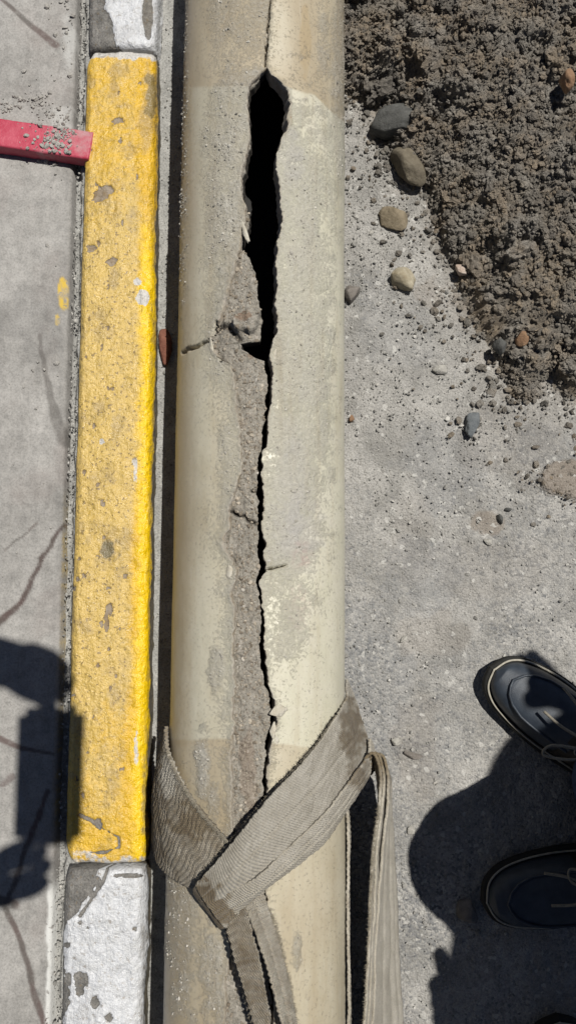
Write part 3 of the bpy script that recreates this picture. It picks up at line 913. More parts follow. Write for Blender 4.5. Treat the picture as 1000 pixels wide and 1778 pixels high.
# side cracks through the shell
for pts, w in (([(318, 612), (340, 600), (366, 591)], 2.6), ([(462, 990), (478, 987), (496, 984)], 2.0), ([(470, 0), (463, 60), (461, 118)], 1.5), ([(376, 560), (371, 580), (378, 612), (384, 630)], 1.6)):
    d, _ = seg_dist(qx + 2.0 * grit, qy + 2.5 * n1 * 2, pts)
    rad = rad - .016 * sm(w * 1.25, w * .5, d)
P = pipe_P(THw, SS, rad)
raw = sm(.020, .006, np.where(leftside, np.abs(lipL), np.abs(lipR))) * (SS < s_top) * .6
wallR = [pipe_P(phR + .004, SROWS, PR - d) for d in (.021, .012, .004)]
wallL = [pipe_P(phS - .002, SROWS, PR - d) for d in (.004, .0075)]
P = np.concatenate([np.stack(wallR, 1), P, np.stack(wallL, 1)], 1)


def pad(a, l, r):
    n = a.shape[0]
    return np.concatenate([np.full((n, 3), l), a, np.full((n, 2), r)], 1)


on_pipe('outer_shell', P, SHELL, {'pale': pad(np.clip(pale, 0, 1), 0, 0), 'dust': pad(gd, .3, .3), 'raw': pad(raw, 1, 1), 'lavender': pad(np.clip(lav, 0, 1), 0, 0), 'redmark': pad(redm, 0, 0), 'warm': pad(np.clip(warm, 0, 1), 0, 0)})

# sandy core bared where the shell has broken away
cw = np.concatenate([np.linspace(0, 1, 46)])
lo = phS - .12; hiE = np.where(up, phL - .012, phL - np.where(phL - phS < .02, .012, 0))
TC = lo[:, None] + (hiE - lo)[:, None] * cw[None]
SC_ = np.repeat(SROWS[:, None], TC.shape[1], 1)
ac = TC * PR
cx_, cy_ = proj(pipe_P(TC, SC_, PR - .005))
rc = PR - .0062 + .0030 * fbm(ac / .010, SC_ / .014, s=451, o=4, g=.65) + .0013 * fbm(ac / .0035, SC_ / .0035, s=452, o=3, g=.75)
rc = np.minimum(rc, PR - .0035) - .0012 * np.exp(-np.abs(TC - phS[:, None]) / .03)
rc = rc + .010 * blob(cx_, cy_, 432, 556, 22, 20, 453, .6) * sm(.0, .05, TC - phS[:, None])
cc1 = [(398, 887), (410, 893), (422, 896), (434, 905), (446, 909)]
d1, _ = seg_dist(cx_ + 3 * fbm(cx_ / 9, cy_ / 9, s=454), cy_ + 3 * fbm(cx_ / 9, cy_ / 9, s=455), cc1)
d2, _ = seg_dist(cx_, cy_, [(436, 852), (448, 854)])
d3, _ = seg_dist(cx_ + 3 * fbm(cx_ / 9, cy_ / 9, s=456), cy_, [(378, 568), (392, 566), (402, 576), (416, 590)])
deep_shade = np.maximum(np.maximum(sm(4.2, 1.6, d1), sm(2.5, 1, d2)), .85 * sm(6.5, 2.5, d3))
rc = rc - .006 * deep_shade
tint = np.maximum(blob(cx_, cy_, 425, 552, 14, 10, 457, .5), np.maximum(.7 * blob(cx_, cy_, 436, 616, 10, 6, 458, .4), .45 * blob(cx_, cy_, 430, 1340, 16, 60, 459, .7)))
Pc = pipe_P(TC, SC_, rc)
Pc = np.concatenate([Pc, np.stack([pipe_P(hiE - .002, SROWS, PR - .012), pipe_P(hiE - .004, SROWS, PR - .0215)], 1)], 1)
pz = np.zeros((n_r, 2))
on_pipe('sand_core', Pc, CORE, {'deep_shade': np.concatenate([deep_shade, pz + .92], 1), 'tint': np.concatenate([tint, pz], 1)})  # hole wall coloured as if in deep shade
# lining inside, open along the split; hole's shade put into its near-black colour
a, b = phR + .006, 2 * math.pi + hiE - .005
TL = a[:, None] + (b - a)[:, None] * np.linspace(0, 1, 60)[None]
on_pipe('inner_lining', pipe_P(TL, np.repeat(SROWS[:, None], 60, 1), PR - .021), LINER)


def rock_mesh(name, rx, ry, rz, seed, sub=3, amp=.22, facet=.0):
    V, F = ICO[sub]
    rng = np.random.default_rng(seed)
    n = fbm(V[:, 0] * 1.3 + seed, V[:, 1] * 1.3, V[:, 2] * 1.3 + 7, s=seed, o=2) * amp * 1.5 + fbm(V[:, 0] * 4 + seed, V[:, 1] * 4, V[:, 2] * 4, s=seed + 3, o=4, g=.65) * amp * .9
    W = V * (1 + n)[:, None]
    if facet:
        for k in range(13):                      # broken flat faces
            d = rng.normal(size=3); d /= np.linalg.norm(d)
            h = rng.uniform(.5, .82)
            t = W @ d
            W = W - np.maximum(t - h, 0)[:, None] * d * facet
    W = W * np.array([rx, ry, rz]) * 1.17
    return mesh_np(name, W, F, True)


SHELLCHIP = mat_rock('shell_chip', (0.40, 0.36, 0.28), (0.52, 0.49, 0.42))
REDCHIP = mat_rock('brown_chip', (0.22, 0.13, 0.08), (0.34, 0.25, 0.17))
for (px, py, rx, ry, rz, rot, m_) in [(483, 1234, .010, .008, .0035, .4, SHELLCHIP), (476, 1273, .0040, .011, .0016, .1, SHELLCHIP), (399, 990, .0045, .010, .0015, -.1, SHELLCHIP), (504, 206, .0025, .011, .0016, .0, REDCHIP),
                                      (368, 603, .0028, .010, .0014, .15, SHELLCHIP), (476, 620, .0022, .014, .0016, -.15, SHELLCHIP), (424, 400, .003, .013, .002, .25, SHELLCHIP)]:
    ph, s = pipe_uv(px, py, .0)
    o = link('broken_flake', rock_mesh('broken_flake', rx, ry, rz, int(px), 3, .45, .9), m_, pipe, tuple(pipe_P(ph, s, PR + .0002) + pinv))
    o.rotation_euler = (0, ph, rot)

# sand grains standing out of the core
rng = np.random.default_rng(8)
ii = rng.integers(20, n_r - 20, 3600); jj = rng.integers(8, 45, 3600)
ok = (TC[ii, jj] > phS[ii] + .004) & (SROWS[ii] < s_top - .02) & (hiE[ii] - phS[ii] > .03)
scatter('sand_grains', Pc[ii, jj][ok] + pinv, rng.choice([.0007, .0011, .0016, .0024], int(ok.sum()), p=[.4, .33, .2, .07]), mat_grit('core_grain', (0.15, 0.125, 0.095), (0.32, 0.28, 0.225)), 9, 1, parent=pipe)

# loose grains stuck on the dusty shell
rng = np.random.default_rng(5)
gp, gr_ = [], []
for _ in range(20000):
    j = rng.integers(3, dens.size - 3); i = rng.integers(5, n_r - 5)
    if abs(THw[i, j]) < 1.5 and rng.random() < max(0.0, gd[i, j] - .22) * (2.4 if leftside[i, j] else .7) * (1 + 1.2 * n1[i, j]):
        gp.append(pipe_P(THw[i, j], SS[i, j], rad[i, j] + .0003)); gr_.append(rng.choice([.0007, .0010, .0014, .0019], p=[.45, .32, .17, .06]))
scatter('cement_grains', np.array(gp) + pinv, np.array(gr_), mat_grit('cement_grain', (0.20, 0.185, 0.155), (0.40, 0.38, 0.335)), 6, 1, parent=pipe)

# ------------------------------------------------------------------ webbing sling
sling = empty('lifting_sling', tuple(U(450, 1560, 0)), 'frayed grey brown webbing sling knotted around the cracked pipe', 'sling')
sinv = -np.array(sling.location)


def sp(px, py, h):
    """A point of the sling: ('off' above the pipe skin) or, when h is a tuple, at the height h[0]."""
    if isinstance(h, tuple):
        return U(px, py, h[0])
    ph, s = pipe_uv(px, py, h)
    return pipe_P(ph, s, PR + h)


def ribbon(name, A, B, soil=.3, nu=46, nv=160, thick=.0032, rib=.0007, pitch=.0062, bulge=0.0, crease=None, seed=0, soil_fn=None):
    a = catmull([sp(*q) for q in A], nv); b = catmull([sp(*q) for q in B], nv)
    u = np.linspace(0, 1, nu)
    P = a[:, None] * (1 - u)[None, :, None] + b[:, None] * u[None, :, None]
    # keep clear of the pipe
    rel = P - PA
    X_, Z_ = rel @ PE, rel[..., 2]
    rr = np.hypot(X_, Z_)
    want = PR + .0035
    k = np.where(rr < want, want / np.maximum(rr, 1e-6), 1.0)
    P = P + ((k - 1) * X_)[..., None] * PE + ((k - 1) * Z_)[..., None] * np.array([0, 0, 1.0])
    T = np.gradient(P, axis=0); S = np.gradient(P, axis=1)
    N = np.cross(S, T); N /= np.linalg.norm(N, axis=-1)[..., None] + 1e-12
    flip = np.mean(N[..., 2]) < 0
    if flip: N = -N
    al = np.cumsum(np.linalg.norm(np.diff(P, axis=0, prepend=P[:1]), axis=-1), 0)
    ac_ = np.cumsum(np.linalg.norm(np.diff(P, axis=1, prepend=P[:, :1]), axis=-1), 1)
    wobn = fbm(ac_ / .02, al / .02, s=600 + seed, o=3)
    d = rib * np.abs(np.sin(math.pi * (al + .0035 * wobn + .002 * np.sin(ac_ * 180)) / pitch)) + .0022 * fbm(ac_ / .03, al / .05, s=610 + seed, o=3) + .0005 * fbm(ac_ / .003, al / .003, s=615 + seed, o=2)
    d = d + bulge * np.sin(math.pi * u)[None]
    for (cu, dep, wd) in (crease or []):
        d = d - dep * np.exp(-((u[None] - cu - .03 * np.sin(al * 14 + seed)) / wd) ** 2)
    fray = .0012 * fbm(al / .0025, al * 0 + seed, s=620 + seed, o=2)
    Sn = S / (np.linalg.norm(S, axis=-1)[..., None] + 1e-12)
    P = P + N * d[..., None] + Sn * (fray * (np.abs(u - .5) * 2)[None] ** 8 * np.sign(u - .5)[None])[..., None]
    Pb = P - N * (thick * (1 - .0 * u))[None, :, None]
    loop = np.concatenate([P, Pb[:, ::-1]], 1)
    so = soil if soil_fn is None else soil_fn(*proj(P))
    so = np.broadcast_to(so, P.shape[:2])
    at = {'soil': np.concatenate([so, so[:, ::-1]], 1), 'along': np.concatenate([al, al[:, ::-1]], 1), 'across': np.concatenate([ac_, ac_[:, ::-1]], 1)}
    return grid(name, loop + sinv, WEB, sling, at, flip=not flip, wrap=True)


G = lambda z: (z,)
# eye of the sling hugging the pipe's left flank, its end doubled under the crossing band
ribbon('eye_band', [(283, 1262, .003), (291, 1300, .006), (312, 1352, .008), (352, 1412, .010), (398, 1464, .014), (412, 1478, .010)],
       [(268, 1440, G(.05)), (267, 1468, G(.085)), (272, 1496, G(.12)), (292, 1520, .008), (338, 1546, .010), (368, 1560, .008)],
       nu=90, nv=240, rib=.0017, pitch=.0070, seed=1, bulge=.006, thick=.004,
       soil_fn=lambda x, y: .55 + .35 * sblob(x, y, 335, 1430, 34, 30, 701) - .75 * sblob(x, y, 296, 1350, 14, 36, 702) + .2 * sm(300, 270, x))
# band that crosses the pipe from the right flank down to the knot: two strands side by side
ribbon('cross_band', [(602, 1180, G(.06)), (600, 1208, G(.115)), (586, 1244, .012), (540, 1308, .018), (462, 1392, .032), (402, 1466, .040), (340, 1536, .034)],
       [(640, 1285, G(.07)), (636, 1318, G(.10)), (612, 1352, .016), (560, 1418, .020), (490, 1488, .028), (432, 1535, .034), (364, 1577, .034)],
       nu=60, nv=220, rib=.00022, pitch=.0034, seed=2, thick=.0035, bulge=.002, crease=[(.52, .0014, .03)],
       soil_fn=lambda x, y: .10 + .75 * sblob(x, y, 612, 1270, 22, 62, 703) + .7 * sblob(x, y, 352, 1552, 26, 20, 704) + .15 * sm(420, 380, x))
ribbon('cross_band', [(643, 1282, G(.085)), (641, 1312, G(.112)), (618, 1345, .022), (566, 1412, .024), (494, 1482, .031), (436, 1530, .037), (360, 1570, .037)],
       [(650, 1330, G(.07)), (640, 1352, G(.095)), (610, 1398, .014), (565, 1462, .014), (508, 1512, .020), (448, 1556, .027), (392, 1612, .028)],
       nu=60, nv=220, rib=.00022, pitch=.0034, seed=3, thick=.0035, bulge=.003, crease=[(.6, .0016, .04), (.35, .0010, .03)],
       soil_fn=lambda x, y: .12 + .65 * sblob(x, y, 622, 1345, 20, 28, 705) + .75 * sblob(x, y, 378, 1580, 26, 24, 706))
# fold where the band turns under
ribbon('fold', [(356, 1518, .037), (340, 1536, .033), (334, 1552, .018), (345, 1558, .004)], [(410, 1590, .033), (394, 1608, .029), (380, 1615, .015), (388, 1606, .004)],
       nu=50, nv=40, rib=.0004, pitch=.0034, seed=4, soil=.75)
# the tail runs down the split, creased lengthwise
ribbon('tail', [(388, 1572, .020), (393, 1605, .026), (405, 1650, .030), (422, 1710, .030), (441, 1778, .026), (458, 1850, .024)],
       [(424, 1560, .026), (432, 1600, .033), (446, 1650, .038), (459, 1710, .038), (468, 1778, .034), (478, 1850, .030)],
       nu=40, nv=150, rib=.0022, pitch=.0068, seed=5, soil=.62)
ribbon('tail', [(420, 1560, .024), (431, 1590, .028), (453, 1650, .030), (474, 1715, .030), (491, 1778, .030), (505, 1850, .028)],
       [(456, 1540, .016), (466, 1580, .014), (482, 1630, .011), (499, 1700, .010), (514, 1778, .010), (530, 1850, .010)],
       nu=40, nv=150, rib=.0022, pitch=.0060, seed=6, soil=.42, crease=[(.45, .002, .07)])
# return leg standing on edge beside the pipe: three plies
for k, (dx, dz) in enumerate(((0, 0), (7, -.006), (14, -.012))):
    ribbon('return_leg', [(618 + dx, 1335, G(.116 + dz)), (646 + dx, 1306, G(.122 + dz)), (660 + dx, 1340, G(.122 + dz)), (660 + dx, 1395, G(.12 + dz)), (650 + dx, 1480, G(.12 + dz)), (643 + dx, 1600, G(.12 + dz)), (637 + dx, 1700, G(.12 + dz)), (632 + dx, 1790, G(.12 + dz)), (628 + dx, 1900, G(.12 + dz))],
           [(628 + dx, 1345, G(.08)), (648 + dx, 1318, G(.075)), (662 + dx, 1345, G(.06)), (668 + dx, 1395, G(.05)), (671 + dx, 1480, G(.04)), (676 + dx, 1600, G(.035)), (681 + dx, 1700, G(.03)), (686 + dx, 1790, G(.03)), (690 + dx, 1900, G(.03))],
           nu=44, nv=220, rib=.0003, pitch=.004, seed=7 + k, crease=[(.32, .0022, .05), (.66, .0028, .07), (.85, .0015, .04)], soil_fn=lambda x, y: .16 + .75 * sm(1420, 1290, y) + .35 * sm(656, 640, x) * sm(1778, 1500, y))
# ply pressed along the pipe's right flank
ribbon('under_ply', [(600, 1372, .003), (604, 1420, .004), (604, 1500, .004), (604, 1640, .004), (606, 1790, .004), (606, 1900, .004)],
       [(602, 1372, G(.06)), (606, 1420, G(.07)), (606, 1500, G(.07)), (606, 1640, G(.07)), (608, 1790, G(.07)), (608, 1900, G(.07))], nu=14, nv=200, rib=.0010, pitch=.0058, seed=12, soil=.3)
# frayed yarns along the edges
YARN = simple('loose_yarn', (0.20, 0.175, 0.13), (0.33, 0.30, 0.24), 90, .95, 0)
yr = np.random.default_rng(31)
yv, yf = [], []
def yarn_run(pts, n, out):
    c = catmull([sp(*q) for q in pts], 400)
    for _ in range(n):
        i = yr.integers(3, 396)
        t = c[i + 2] - c[i - 2]; t /= np.linalg.norm(t)
        side = np.cross(t, (0, 0, 1.0)) * out
        d = side * yr.uniform(.4, 1) + t * yr.uniform(-.8, .8) + np.array([0, 0, yr.uniform(-.1, .5)])
        d /= np.linalg.norm(d)
        L = yr.uniform(.0018, .0055); w = .00022
        p0 = c[i] - d * .001; p1 = c[i] + d * L * .6; p2 = c[i] + d * L + np.array([yr.uniform(-.001, .001), yr.uniform(-.001, .001), -.0006])
        s = np.cross(d, (.3, .2, 1)); s /= np.linalg.norm(s)
        b = len(yv)
        for p, ww in ((p0, w), (p1, w), (p2, w * .5)):
            yv.extend([p + s * ww, p + np.cross(s, d) * ww, p - s * ww])
        for a_ in (0, 3):
            for e in range(3):
                f = (e + 1) % 3
                yf.append([b + a_ + e, b + a_ + f, b + a_ + 3 + f, b + a_ + 3 + e])
yarn_run([(291, 1300, .006), (312, 1352, .009), (352, 1412, .012), (398, 1464, .016)], 420, 1)
yarn_run([(586, 1244, .012), (540, 1308, .015), (462, 1392, .018), (402, 1466, .022), (340, 1536, .022)], 560, 1)
yarn_run([(393, 1605, .016), (405, 1650, .018), (422, 1710, .018), (441, 1778, .018)], 240, 1)
yarn_run([(466, 1580, .014), (482, 1630, .011), (499, 1700, .010), (514, 1778, .010)], 380, -1)
yarn_run([(660, 1395, G(.12)), (650, 1480, G(.12)), (643, 1600, G(.12)), (633, 1775, G(.12))], 380, 1)
yo = link('loose_yarns', mesh_np('loose_yarns', np.array(yv) + sinv, np.array(yf), True), YARN, sling)
yo['kind'] = 'stuff'

# ------------------------------------------------------------------ soil heap
bnd_px = [(560, 150), (606, 168), (640, 190), (668, 245), (700, 315), (738, 335), (762, 415), (786, 470), (790, 520), (826, 560), (846, 618), (884, 676), (915, 690), (950, 668), (1010, 700), (1090, 720)]
bnd = [tuple(U(x, y, 0)[:2]) for x, y in bnd_px]
poly = bnd + [(1.15, .25), (1.3, 1.5), (.05, 1.5)]
hx = axis(0.03, 0.50, 0.0019, .03, 1.3, 14); hy = axis(0.13, 0.98, 0.0019, .13, 1.55, 12)
Xh, Yh = np.meshgrid(hx, hy)
wq = .020 * fbm(Xh / .045, Yh / .045, s=801, o=5, g=.6)
sd = sdf(Xh, Yh, poly) + wq
slope = .009 * sm(0, .03, sd) + .19 * (1 - np.exp(-np.maximum(sd, 0) / .26)) + .012 * sm(.02, .08, sd) * fbm(Xh / .09, Yh / .09, s=802, o=3)
def clods(sc, s):
    wx = Xh / sc + .35 * fbm(Xh / sc, Yh / sc, s=s + 1, o=2); wy = Yh / sc + .35 * fbm(Xh / sc + 9, Yh / sc, s=s + 2, o=2)
    d, c = worley(wx, wy, s)
    return np.clip(1 - d * (1.0 + .5 * fbm(wx * 3, wy * 3, s=s + 4, o=2)), 0, .8) * (.35 + .75 * c), c
c1, i1 = clods(.034, 811); c2, i2 = clods(.014, 821); c3, i3 = clods(.0065, 831)
mk = sm(.0, .045, sd)
lumps = fbm(Xh / .05, Yh / .05, s=851, o=2)
rough = .016 * c1 * mk * sm(.1, .5, i1) + .007 * c2 * (.3 + .7 * mk) + .0035 * c3 + .0030 * fbm(Xh / .006, Yh / .006, s=841, o=3, g=.75) + .012 * mk * lumps - .016 * sm(.25, .6, fbm(Xh / .04, Yh / .04, s=852, o=3)) * mk
smooth_patch = blob(*proj(np.stack([Xh, Yh, slope], -1)), 880, 560, 80, 50, 842, .5)
rough = rough * (1 - .6 * smooth_patch)
Zh = slope + rough * sm(0, .022, sd) + np.clip(.9 * np.minimum(sd, 0), -.02, 0) - .001
soil = grid('soil_heap', np.stack([Xh, Yh, Zh], -1), SOIL, attrs={'rnd': np.clip(.5 * i2 + .3 * i1 + .2 * i3 + .5 * sm(.035, 0, sd), 0, 1)})
tag(soil, 'dark crumbly heap of dug soil beside the pipe', None, None, 'stuff')


def soil_z(x, y):
    i = np.clip(np.searchsorted(hy, y), 0, len(hy) - 1); j = np.clip(np.searchsorted(hx, x), 0, len(hx) - 1)
    return Zh[i, j], sd[i, j]


rng = np.random.default_rng(17)
for nm, n, radii, pr_, sub_, sink, sd_ in (('soil_grains', 42000, (.0011, .0016), (.5, .5), 1, .25, 48), ('soil_crumbs', 14000, (.0021, .0028, .0035), (.40, .36, .24), 2, .15, 18), ('soil_lumps', 2600, (.0042, .0052, .0066), (.5, .33, .17), 3, -.05, 28), ('soil_clods', 150, (.009, .012, .016), (.5, .3, .2), 4, -.25, 38)):
    pxy = np.stack([rng.uniform(.04, .52, n), rng.uniform(.13, .98, n)], 1)
    zz, dd = soil_z(pxy[:, 0], pxy[:, 1])
    r = rng.choice(radii, n, p=pr_)
    ppx2, ppy2 = proj(np.stack([pxy[:, 0], pxy[:, 1], np.maximum(zz, 0)], -1))
    clump = fbm(pxy[:, 0] / .03, pxy[:, 1] / .03, s=861, o=3)
    keep = (dd > .003 + r * .6) & (ppx2 < 1040) & (ppy2 > -60) & (rng.random(n) < np.where(blob(ppx2, ppy2, 880, 560, 80, 50, 842, .5) > .4, .45, 1.0 + (clump - .25 if sub_ > 2 else 0)))
    scatter(nm, np.stack([pxy[:, 0], pxy[:, 1], zz + r * sink], -1)[keep], r[keep], SOIL, sd_, sub_, .30, .92)
# crumbs rolled out past the heap's edge
n = 9000
pxy = np.stack([rng.uniform(.06, .46, n), rng.uniform(.10, .85, n)], 1)
sdo = sdf(pxy[:, 0], pxy[:, 1], poly)
keep = (sdo < .006) & (rng.random(n) < np.exp(-np.maximum(-sdo, 0) / .030) * .9)
r = rng.choice([.0010, .0018, .0030, .0048], n, p=[.36, .33, .22, .09])
pos = np.stack([pxy[:, 0], pxy[:, 1], r * .3 + .001], -1)[keep]
hlf = rng.random(len(pos)) < .28
scatter('spilled_soil', pos[hlf], r[keep][hlf], SOIL, 29, 2, .30, .85)
pos, keep = pos[~hlf], np.flatnonzero(keep)[~hlf]
scatter('spilled_crumbs', pos, r[keep], mat_soil('dry_soil', (0.16, 0.148, 0.128), (0.24, 0.225, 0.2), (0.34, 0.322, 0.292)), 19, 2, .30, .85)
# brown spill by the frame's edge
n = 260
c0 = U(985, 838, 0)
pxy = c0[:2] + rng.normal(size=(n, 2)) * np.array([.026, .014])
r = rng.choice([.001, .0018, .003], n, p=[.5, .35, .15])
scatter('spilled_dirt', np.column_stack([pxy, .006 + r * .4]), r, SOIL, 20, 1, .25, .9)

# grit and fine gravel on the asphalt
n = 30000
pxy = np.stack([rng.uniform(-.02, .46, n), rng.uniform(-.56, .75, n)], 1)
gx_, gy_ = proj(np.column_stack([pxy, np.zeros(n)]))
dn = .16 + .5 * sm(1000, 350, gy_) * sm(900, 640, gx_) + .3 * fbm(pxy[:, 0] / .05, pxy[:, 1] / .05, s=861, o=3) + .12 * sm(1250, 1100, gy_)
keep = (sdf(pxy[:, 0], pxy[:, 1], poly) < 0) & (rng.random(n) < dn)
r = rng.choice([.0006, .0009, .0014, .0021, .0032], n, p=[.34, .36, .21, .075, .015])
scatter('gravel', np.column_stack([pxy, .0008 + r * .3])[keep], r[keep], GRIT, 22, 1, .25, .8)
# grit in the gutter and the mortar bed
n = 1500
yy = rng.uniform(-.55, .9, n); xx = k_right(yy) + rng.uniform(.004, .05, n)
r = rng.choice([.0005, .0008, .0013, .002], n, p=[.4, .35, .2, .05])
scatter('gutter_grit', np.column_stack([xx, yy, .0082 + r * .4]), r, GRIT, 23, 1, .25, .8)
n = 1500
yy = rng.uniform(-.58, .93, n); xx = pave_edge(yy) + rng.uniform(.003, 1.0, n) * (k_left(yy) - pave_edge(yy))
r = rng.choice([.0006, .001, .0016, .0022], n, p=[.4, .35, .2, .05])
scatter('joint_grit', np.column_stack([xx, yy, .1035 - .110 + PZ + r * .2]), r, GRIT, 24, 1, .25, .8)
# crumbs on the pavement
cp, cr_ = [], []
for (cx, cy, sx, sy, k) in [(67, 178, 8, 10, 60), (8, 184, 10, 6, 40), (50, 172, 14, 6, 12), (85, 280, 26, 6, 30), (115, 40, 14, 40, 40), (60, 120, 60, 100, 40), (60, 700, 60, 400, 60), (98, 205, 16, 14, 40)]:
    q = U(rng.normal(cx, sx, k), rng.normal(cy, sy, k), PZ + .001)
    cp.append(q); cr_.append(rng.choice([.0007, .0013, .0022, .0036], k, p=[.4, .33, .2, .07]))
cp = np.concatenate(cp); cr_ = np.concatenate(cr_)
ok = cp[:, 0] < pave_edge(cp[:, 1]) - .004
scatter('mortar_crumbs', cp[ok], cr_[ok], MORTAR, 25, 1, .25, .85)

# ------------------------------------------------------------------ stones, one by one
RK = {'dark': mat_rock('dark_grey_stone', (0.055, 0.055, 0.052), (0.115, 0.115, 0.108), (0.22, 0.22, 0.21), .4),
      'brown': mat_rock('brown_stone', (0.10, 0.085, 0.06), (0.18, 0.155, 0.115), (0.30, 0.26, 0.2), .35),
      'tan': mat_rock('tan_stone', (0.16, 0.13, 0.085), (0.26, 0.215, 0.15), (0.36, 0.32, 0.24), .3),
      'cream': mat_rock('cream_stone', (0.25, 0.21, 0.14), (0.40, 0.36, 0.27), (0.12, 0.10, 0.075), .4),
      'grey': mat_rock('grey_stone', (0.13, 0.115, 0.10), (0.21, 0.19, 0.17), (0.32, 0.30, 0.28), .3),
      'slate': mat_rock('slate_stone', (0.085, 0.095, 0.10), (0.15, 0.16, 0.165), (0.22, 0.225, 0.22), .25),
      'pale': mat_rock('pale_stone', (0.30, 0.29, 0.26), (0.43, 0.41, 0.37), (0.5, 0.48, 0.44), .2),
      'pink': mat_rock('pinkish_stone', (0.36, 0.27, 0.21), (0.50, 0.43, 0.37), (0.55, 0.5, 0.45), .2),
      'orange': mat_rock('orange_stone', (0.18, 0.10, 0.055), (0.28, 0.18, 0.11), (0.36, 0.26, 0.18), .3),
      'brick': mat_rock('brick_red', (0.12, 0.045, 0.03), (0.21, 0.09, 0.06), (0.10, 0.05, 0.035), .5)}


def stone(px, py, ax, ay, rot, kind, label, h=None, zbase=None, facet=.75, name='stone', seed=None, sub=4, cat='stone', group=None):
    """px, py centre; ax, ay half sizes in photo pixels; rot in degrees, anticlockwise in the picture."""
    z0 = 0.0 if zbase is None else zbase
    k = (CAM_H - z0) / FPX
    rx, ry = ax * k, ay * k
    hz = (h if h is not None else min(rx, ry) * .8)
    o = link(name, rock_mesh(name, rx, ry, hz, int(px) if seed is None else seed, sub, .20, facet), RK[kind])
    o.location = tuple(U(px, py, z0 + hz * .4)[:2]) + (z0 + hz * .4,)
    o.rotation_euler = (0, 0, math.radians(rot))
    return tag(o, label, cat, group)


stone(686, 217, 50, 30, -6, 'dark', 'large dark grey rough stone where the soil heap comes nearest the pipe', zbase=.008, h=.026)
stone(712, 290, 25, 47, 25, 'brown', 'long brownish stone with a dark flank just below the large dark grey stone', zbase=.004, h=.024)
stone(689, 380, 28, 20, -22, 'tan', 'flat tan stone alone on the grey dust below the brownish stone', h=.012)
stone(698, 483, 21, 25, 24, 'cream', 'cream speckled egg shaped stone on the grey dust', h=.017)
stone(609, 511, 14, 18, -20, 'grey', 'brownish grey stone close against the side of the pipe', h=.012)
stone(821, 738, 12, 24, -10, 'slate', 'blue grey angular stone on bare ground below the soil heap', h=.011, facet=.9)
stone(764, 641, 16, 8, -2, 'pale', 'small flat pale wedge of stone on the grey dust', h=.006, facet=.9)
stone(801, 468, 13, 11, -10, 'pink', 'small whitish pebble at the lower edge of the soil heap', zbase=.014, h=.009)
stone(868, 603, 11, 13, 10, 'dark', 'small black pebble low on the soil heap slope', zbase=.022, h=.010)
stone(839, 433, 10, 8, -30, 'tan', 'small yellowish tan pebble in the soil above the whitish one', zbase=.03, h=.008)
stone(985, 142, 15, 19, 20, 'orange', 'orange brown stone high on the soil heap near the picture edge', zbase=.125, h=.014)
stone(687, 1287, 8, 7, 0, 'pale', 'small pale pebble on the road right of the sling', h=.006)
stone(716, 1311, 15, 7, -15, 'grey', 'thin grey chip lying flat on the road between sling and shoe', h=.004, facet=.9)
stone(714, 1441, 6, 7, 0, 'pale', 'tiny pebble at the rim of the knee shadow on the road', h=.005)
stone(808, 1580, 14, 25, 15, 'grey', 'grey stone lying in the shade by the toe of the lower shoe', h=.011)
stone(701, 1109, 8, 4, 40, 'pale', 'small white chip of stone in the middle of the bare road', h=.003, facet=.9)
stone(848, 941, 9, 6, -10, 'pale', 'pale flat pebble next to the reddish brown patch', h=.005)
stone(868, 902, 5, 9, 15, 'dark', 'small dark pebble above the pale flat pebble', h=.006)
stone(882, 885, 6, 3, -10, 'dark', 'tiny dark flat pebble up beside the small dark one', h=.004)
stone(611, 727, 5, 6, 0, 'orange', 'tiny orange pebble close to the pipe', h=.005)
stone(905, 590, 12, 12, 0, 'orange', 'reddish brown lump of earth in the slope of soil', zbase=.03, h=.010, name='earth_clod', cat='earth clod')
stone(287, 600, 10, 36, 2, 'brick', 'reddish brick shard in the gutter between kerb and pipe', h=.008, zbase=.007, facet=.9, name='brick_shard', cat='brick shard')

# ------------------------------------------------------------------ red steel bar on the pavement
b0, b1 = U(-160, 206, PZ + .022), U(158, 252, PZ + .022)
bd = (b1 - b0)[:2]; bl = float(np.hypot(*bd)) + 1.0; ang = math.atan2(bd[1], bd[0])
bar = empty('red_bar', (b1[0], b1[1], PZ + .001), 'red painted steel bar spattered with cement, its end butting against the yellow kerb', 'bar', rz=ang)
xs = np.concatenate([np.linspace(-bl, -.3, 12), np.arange(-.298, .0005, .002)])
wb, hb_ = .0200, .021
pf = []
rc_ = .003
for (cy, cz, a0) in ((-wb + rc_, hb_ - rc_, 180), (wb - rc_, hb_ - rc_, 90)):
    pass
pf = [(-wb, 0)] + [(-wb, z) for z in np.linspace(.004, hb_ - rc_, 8)] + [(-wb + rc_ - rc_ * math.cos(a), hb_ - rc_ + rc_ * math.sin(a)) for a in np.linspace(.3, math.pi / 2, 4)]
pf += [(y, hb_) for y in np.linspace(-wb + rc_ + .001, wb - rc_ - .001, 20)] + [(wb - rc_ + rc_ * math.sin(a), hb_ - rc_ + rc_ * math.cos(a)) for a in np.linspace(0, math.pi / 2, 4)] + [(wb, z) for z in np.linspace(hb_ - rc_ - .004, 0, 6)]
pf = np.array(pf)
Xb = np.repeat(xs[:, None], len(pf), 1); Yb = np.repeat(pf[None, :, 0], len(xs), 0); Zb = np.repeat(pf[None, :, 1], len(xs), 0)
du = .25 + .5 * fbm(Xb / .05, Yb / .05, s=871, o=4) + .5 * np.exp(-((Xb + .055) / .03) ** 2)
nb_ = .0004 * fbm(Xb / .012, Yb / .012 + Zb / .012, s=872, o=3)
PB = np.stack([Xb, Yb + nb_, Zb + nb_], -1)
cap = np.stack([np.zeros(len(pf)) + .0005, np.zeros(len(pf)), np.zeros(len(pf)) + hb_ * .5], -1)
